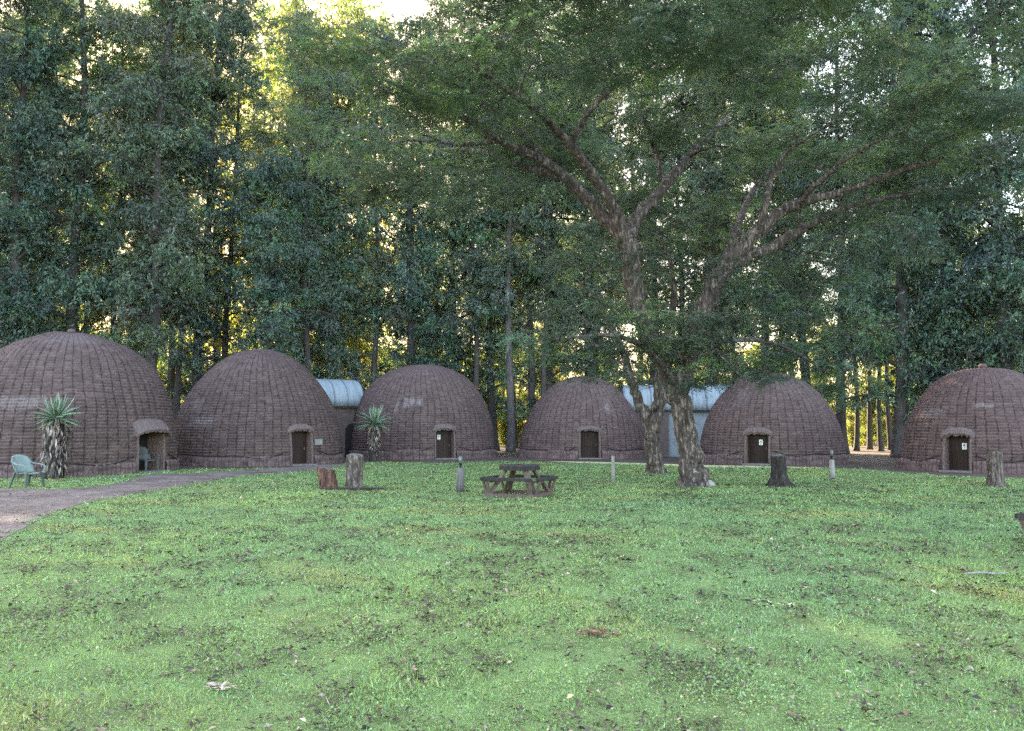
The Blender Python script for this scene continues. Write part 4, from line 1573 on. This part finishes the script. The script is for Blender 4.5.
# leaf litter: curled dead leaves, clustered
LV, LC = [], []
for (y0, y1, dens, sz) in ((4.0, 8.0, 420, .028), (8.0, 15.0, 200, .038), (15.0, 26.0, 80, .045), (26.0, 42.0, 26, .055)):
    X, Y = scatter(y0, y1, dens * 3, on_path=.10)
    pn = .6 * wave(X, Y, 1.6, 51) + .8 * wave(X, Y, 7.5, 52) + .5 * wave(X, Y, 16, 53)
    k = rng.random(len(X)) < np.clip(.22 + .5 * pn, .04, 1)
    X, Y = X[k], Y[k]
    n = len(X)
    a = rng.uniform(0, 6.28, n)
    D = unit(np.stack([np.cos(a), np.sin(a), rng.normal(.15, .25, n)], 1))
    P = np.stack([X, Y, rng.uniform(.012, .04, n)], 1)
    L = sz * np.exp(np.clip(rng.normal(0, .45, n), -1, .75))
    V, _ = leaf_quads(P, D, L, L * rng.uniform(.2, .55, n), np.array([[0, 0, 1.0]]) + rng.normal(0, .5, (n, 3)))
    V[1::4, 2] += L * .12
    V[3::4, 2] += L * .12
    col = np.where(rng.random((n, 1)) < .14, tint(n, (.28, .21, .15), .3, .07), tint(n, (.065, .044, .034), .5, .1))
    LV.append(V)
    LC.append(np.repeat(col, 4, 0))
LV = np.concatenate(LV)
ll = link_mesh('fallen_leaves', np_mesh('fallen_leaves', LV, np.arange(len(LV)).reshape(-1, 4), np.concatenate(LC)), MAT['leaf_dry'])
tag(ll, 'dark dead leaves and twigs scattered over the lawn', 'leaf litter', kind='stuff')


def debris(px, py, name, label, n, spread, size, col, seed):
    g = np.random.default_rng(seed)
    b = G(px, py)
    a = g.uniform(0, 6.28, n)
    P = np.stack([g.normal(0, spread, n), g.normal(0, spread * .5, n), g.uniform(.02, .06, n)], 1)
    D = unit(np.stack([np.cos(a), np.sin(a) * .6, g.normal(.1, .25, n)], 1))
    L = size * g.uniform(.6, 1.5, n)
    V, Fc = leaf_quads(P, D, L, L * .32, np.array([[0, 0, 1.0]]) + g.normal(0, .5, (n, 3)))
    o = link_mesh(name, np_mesh(name, V, Fc, np.repeat(tint(n, col, .25, .05, g), 4, 0)), MAT['leaf_dry'])
    o.location = (b.x, b.y, 0)
    tag(o, label, 'debris')


debris(221, 692, 'bark_litter', 'pale curled bark scraps lying on the near left lawn', 34, .06, .055, (.40, .30, .24), 1)
debris(600, 637, 'bark_litter', 'flat reddish brown bark piece lying on the middle of the lawn', 60, .09, .055, (.17, .085, .06), 2)
debris(780, 609, 'grass_clippings', 'small pile of pale dry clippings right of the lawn centre', 60, .11, .04, (.40, .42, .26), 3)
b = G(986, 577)
mb = MB()
mb.tube([(-.24, .0, .03), (-.08, .015, .045), (.1, -.01, .035), (.26, .0, .04)], [.012, .014, .012, .007], 6)
st = mb.build('stick', MAT['wood_pale'])
st.location = (b.x, b.y, .005)
tag(st, 'pale straight stick lying on grass near the right picture edge', 'stick')

# ------------------------------------------------------------------ camera, light, sky
cam = bpy.data.objects.new('camera', bpy.data.cameras.new('camera'))
COL.objects.link(cam)
cam.location = (0, 0, CAM_Z)
cam.rotation_euler = (R(90) + PITCH, 0, 0)
cam.data.sensor_width = 36
cam.data.lens = F / W * 36
cam.data.clip_end = 4000
scene.camera = cam

SUN_EL, SUN_AZ = R(23), R(-24)
sd = Vector((math.sin(SUN_AZ) * math.cos(SUN_EL), math.cos(SUN_AZ) * math.cos(SUN_EL), math.sin(SUN_EL)))
sun = bpy.data.objects.new('sun', bpy.data.lights.new('sun', 'SUN'))
COL.objects.link(sun)
sun.data.energy = 3.2
sun.data.angle = R(.53)
sun.data.color = (1.0, .92, .76)
sun.rotation_euler = (-sd).to_track_quat('-Z', 'Y').to_euler()

w = bpy.data.worlds.new('World')
scene.world = w
w.use_nodes = True
nt = w.node_tree
bg = nt.nodes['Background']
sky = nt.nodes.new('ShaderNodeTexSky')
sky.sky_type = 'NISHITA'
sky.sun_disc = False
sky.sun_elevation = SUN_EL
sky.sun_rotation = SUN_AZ
sky.air_density = 1.0
sky.dust_density = 2.5
nt.links.new(sky.outputs[0], bg.inputs[0])
bg.inputs[1].default_value = 0.13
vs = scene.view_settings
vs.view_transform = 'Standard'
vs.look = 'None'
vs.gamma = 1.0
vs.exposure = 3.8
vs.use_white_balance = True
vs.white_balance_temperature = 7600
vs.white_balance_tint = 10
scene.cycles.max_bounces = 6
scene.cycles.diffuse_bounces = 3
scene.cycles.transmission_bounces = 4
scene.cycles.use_denoising = False
scene.cycles.use_adaptive_sampling = False
scene.cycles.sample_clamp_indirect = 0.3
scene.cycles.sample_clamp_direct = 0.3
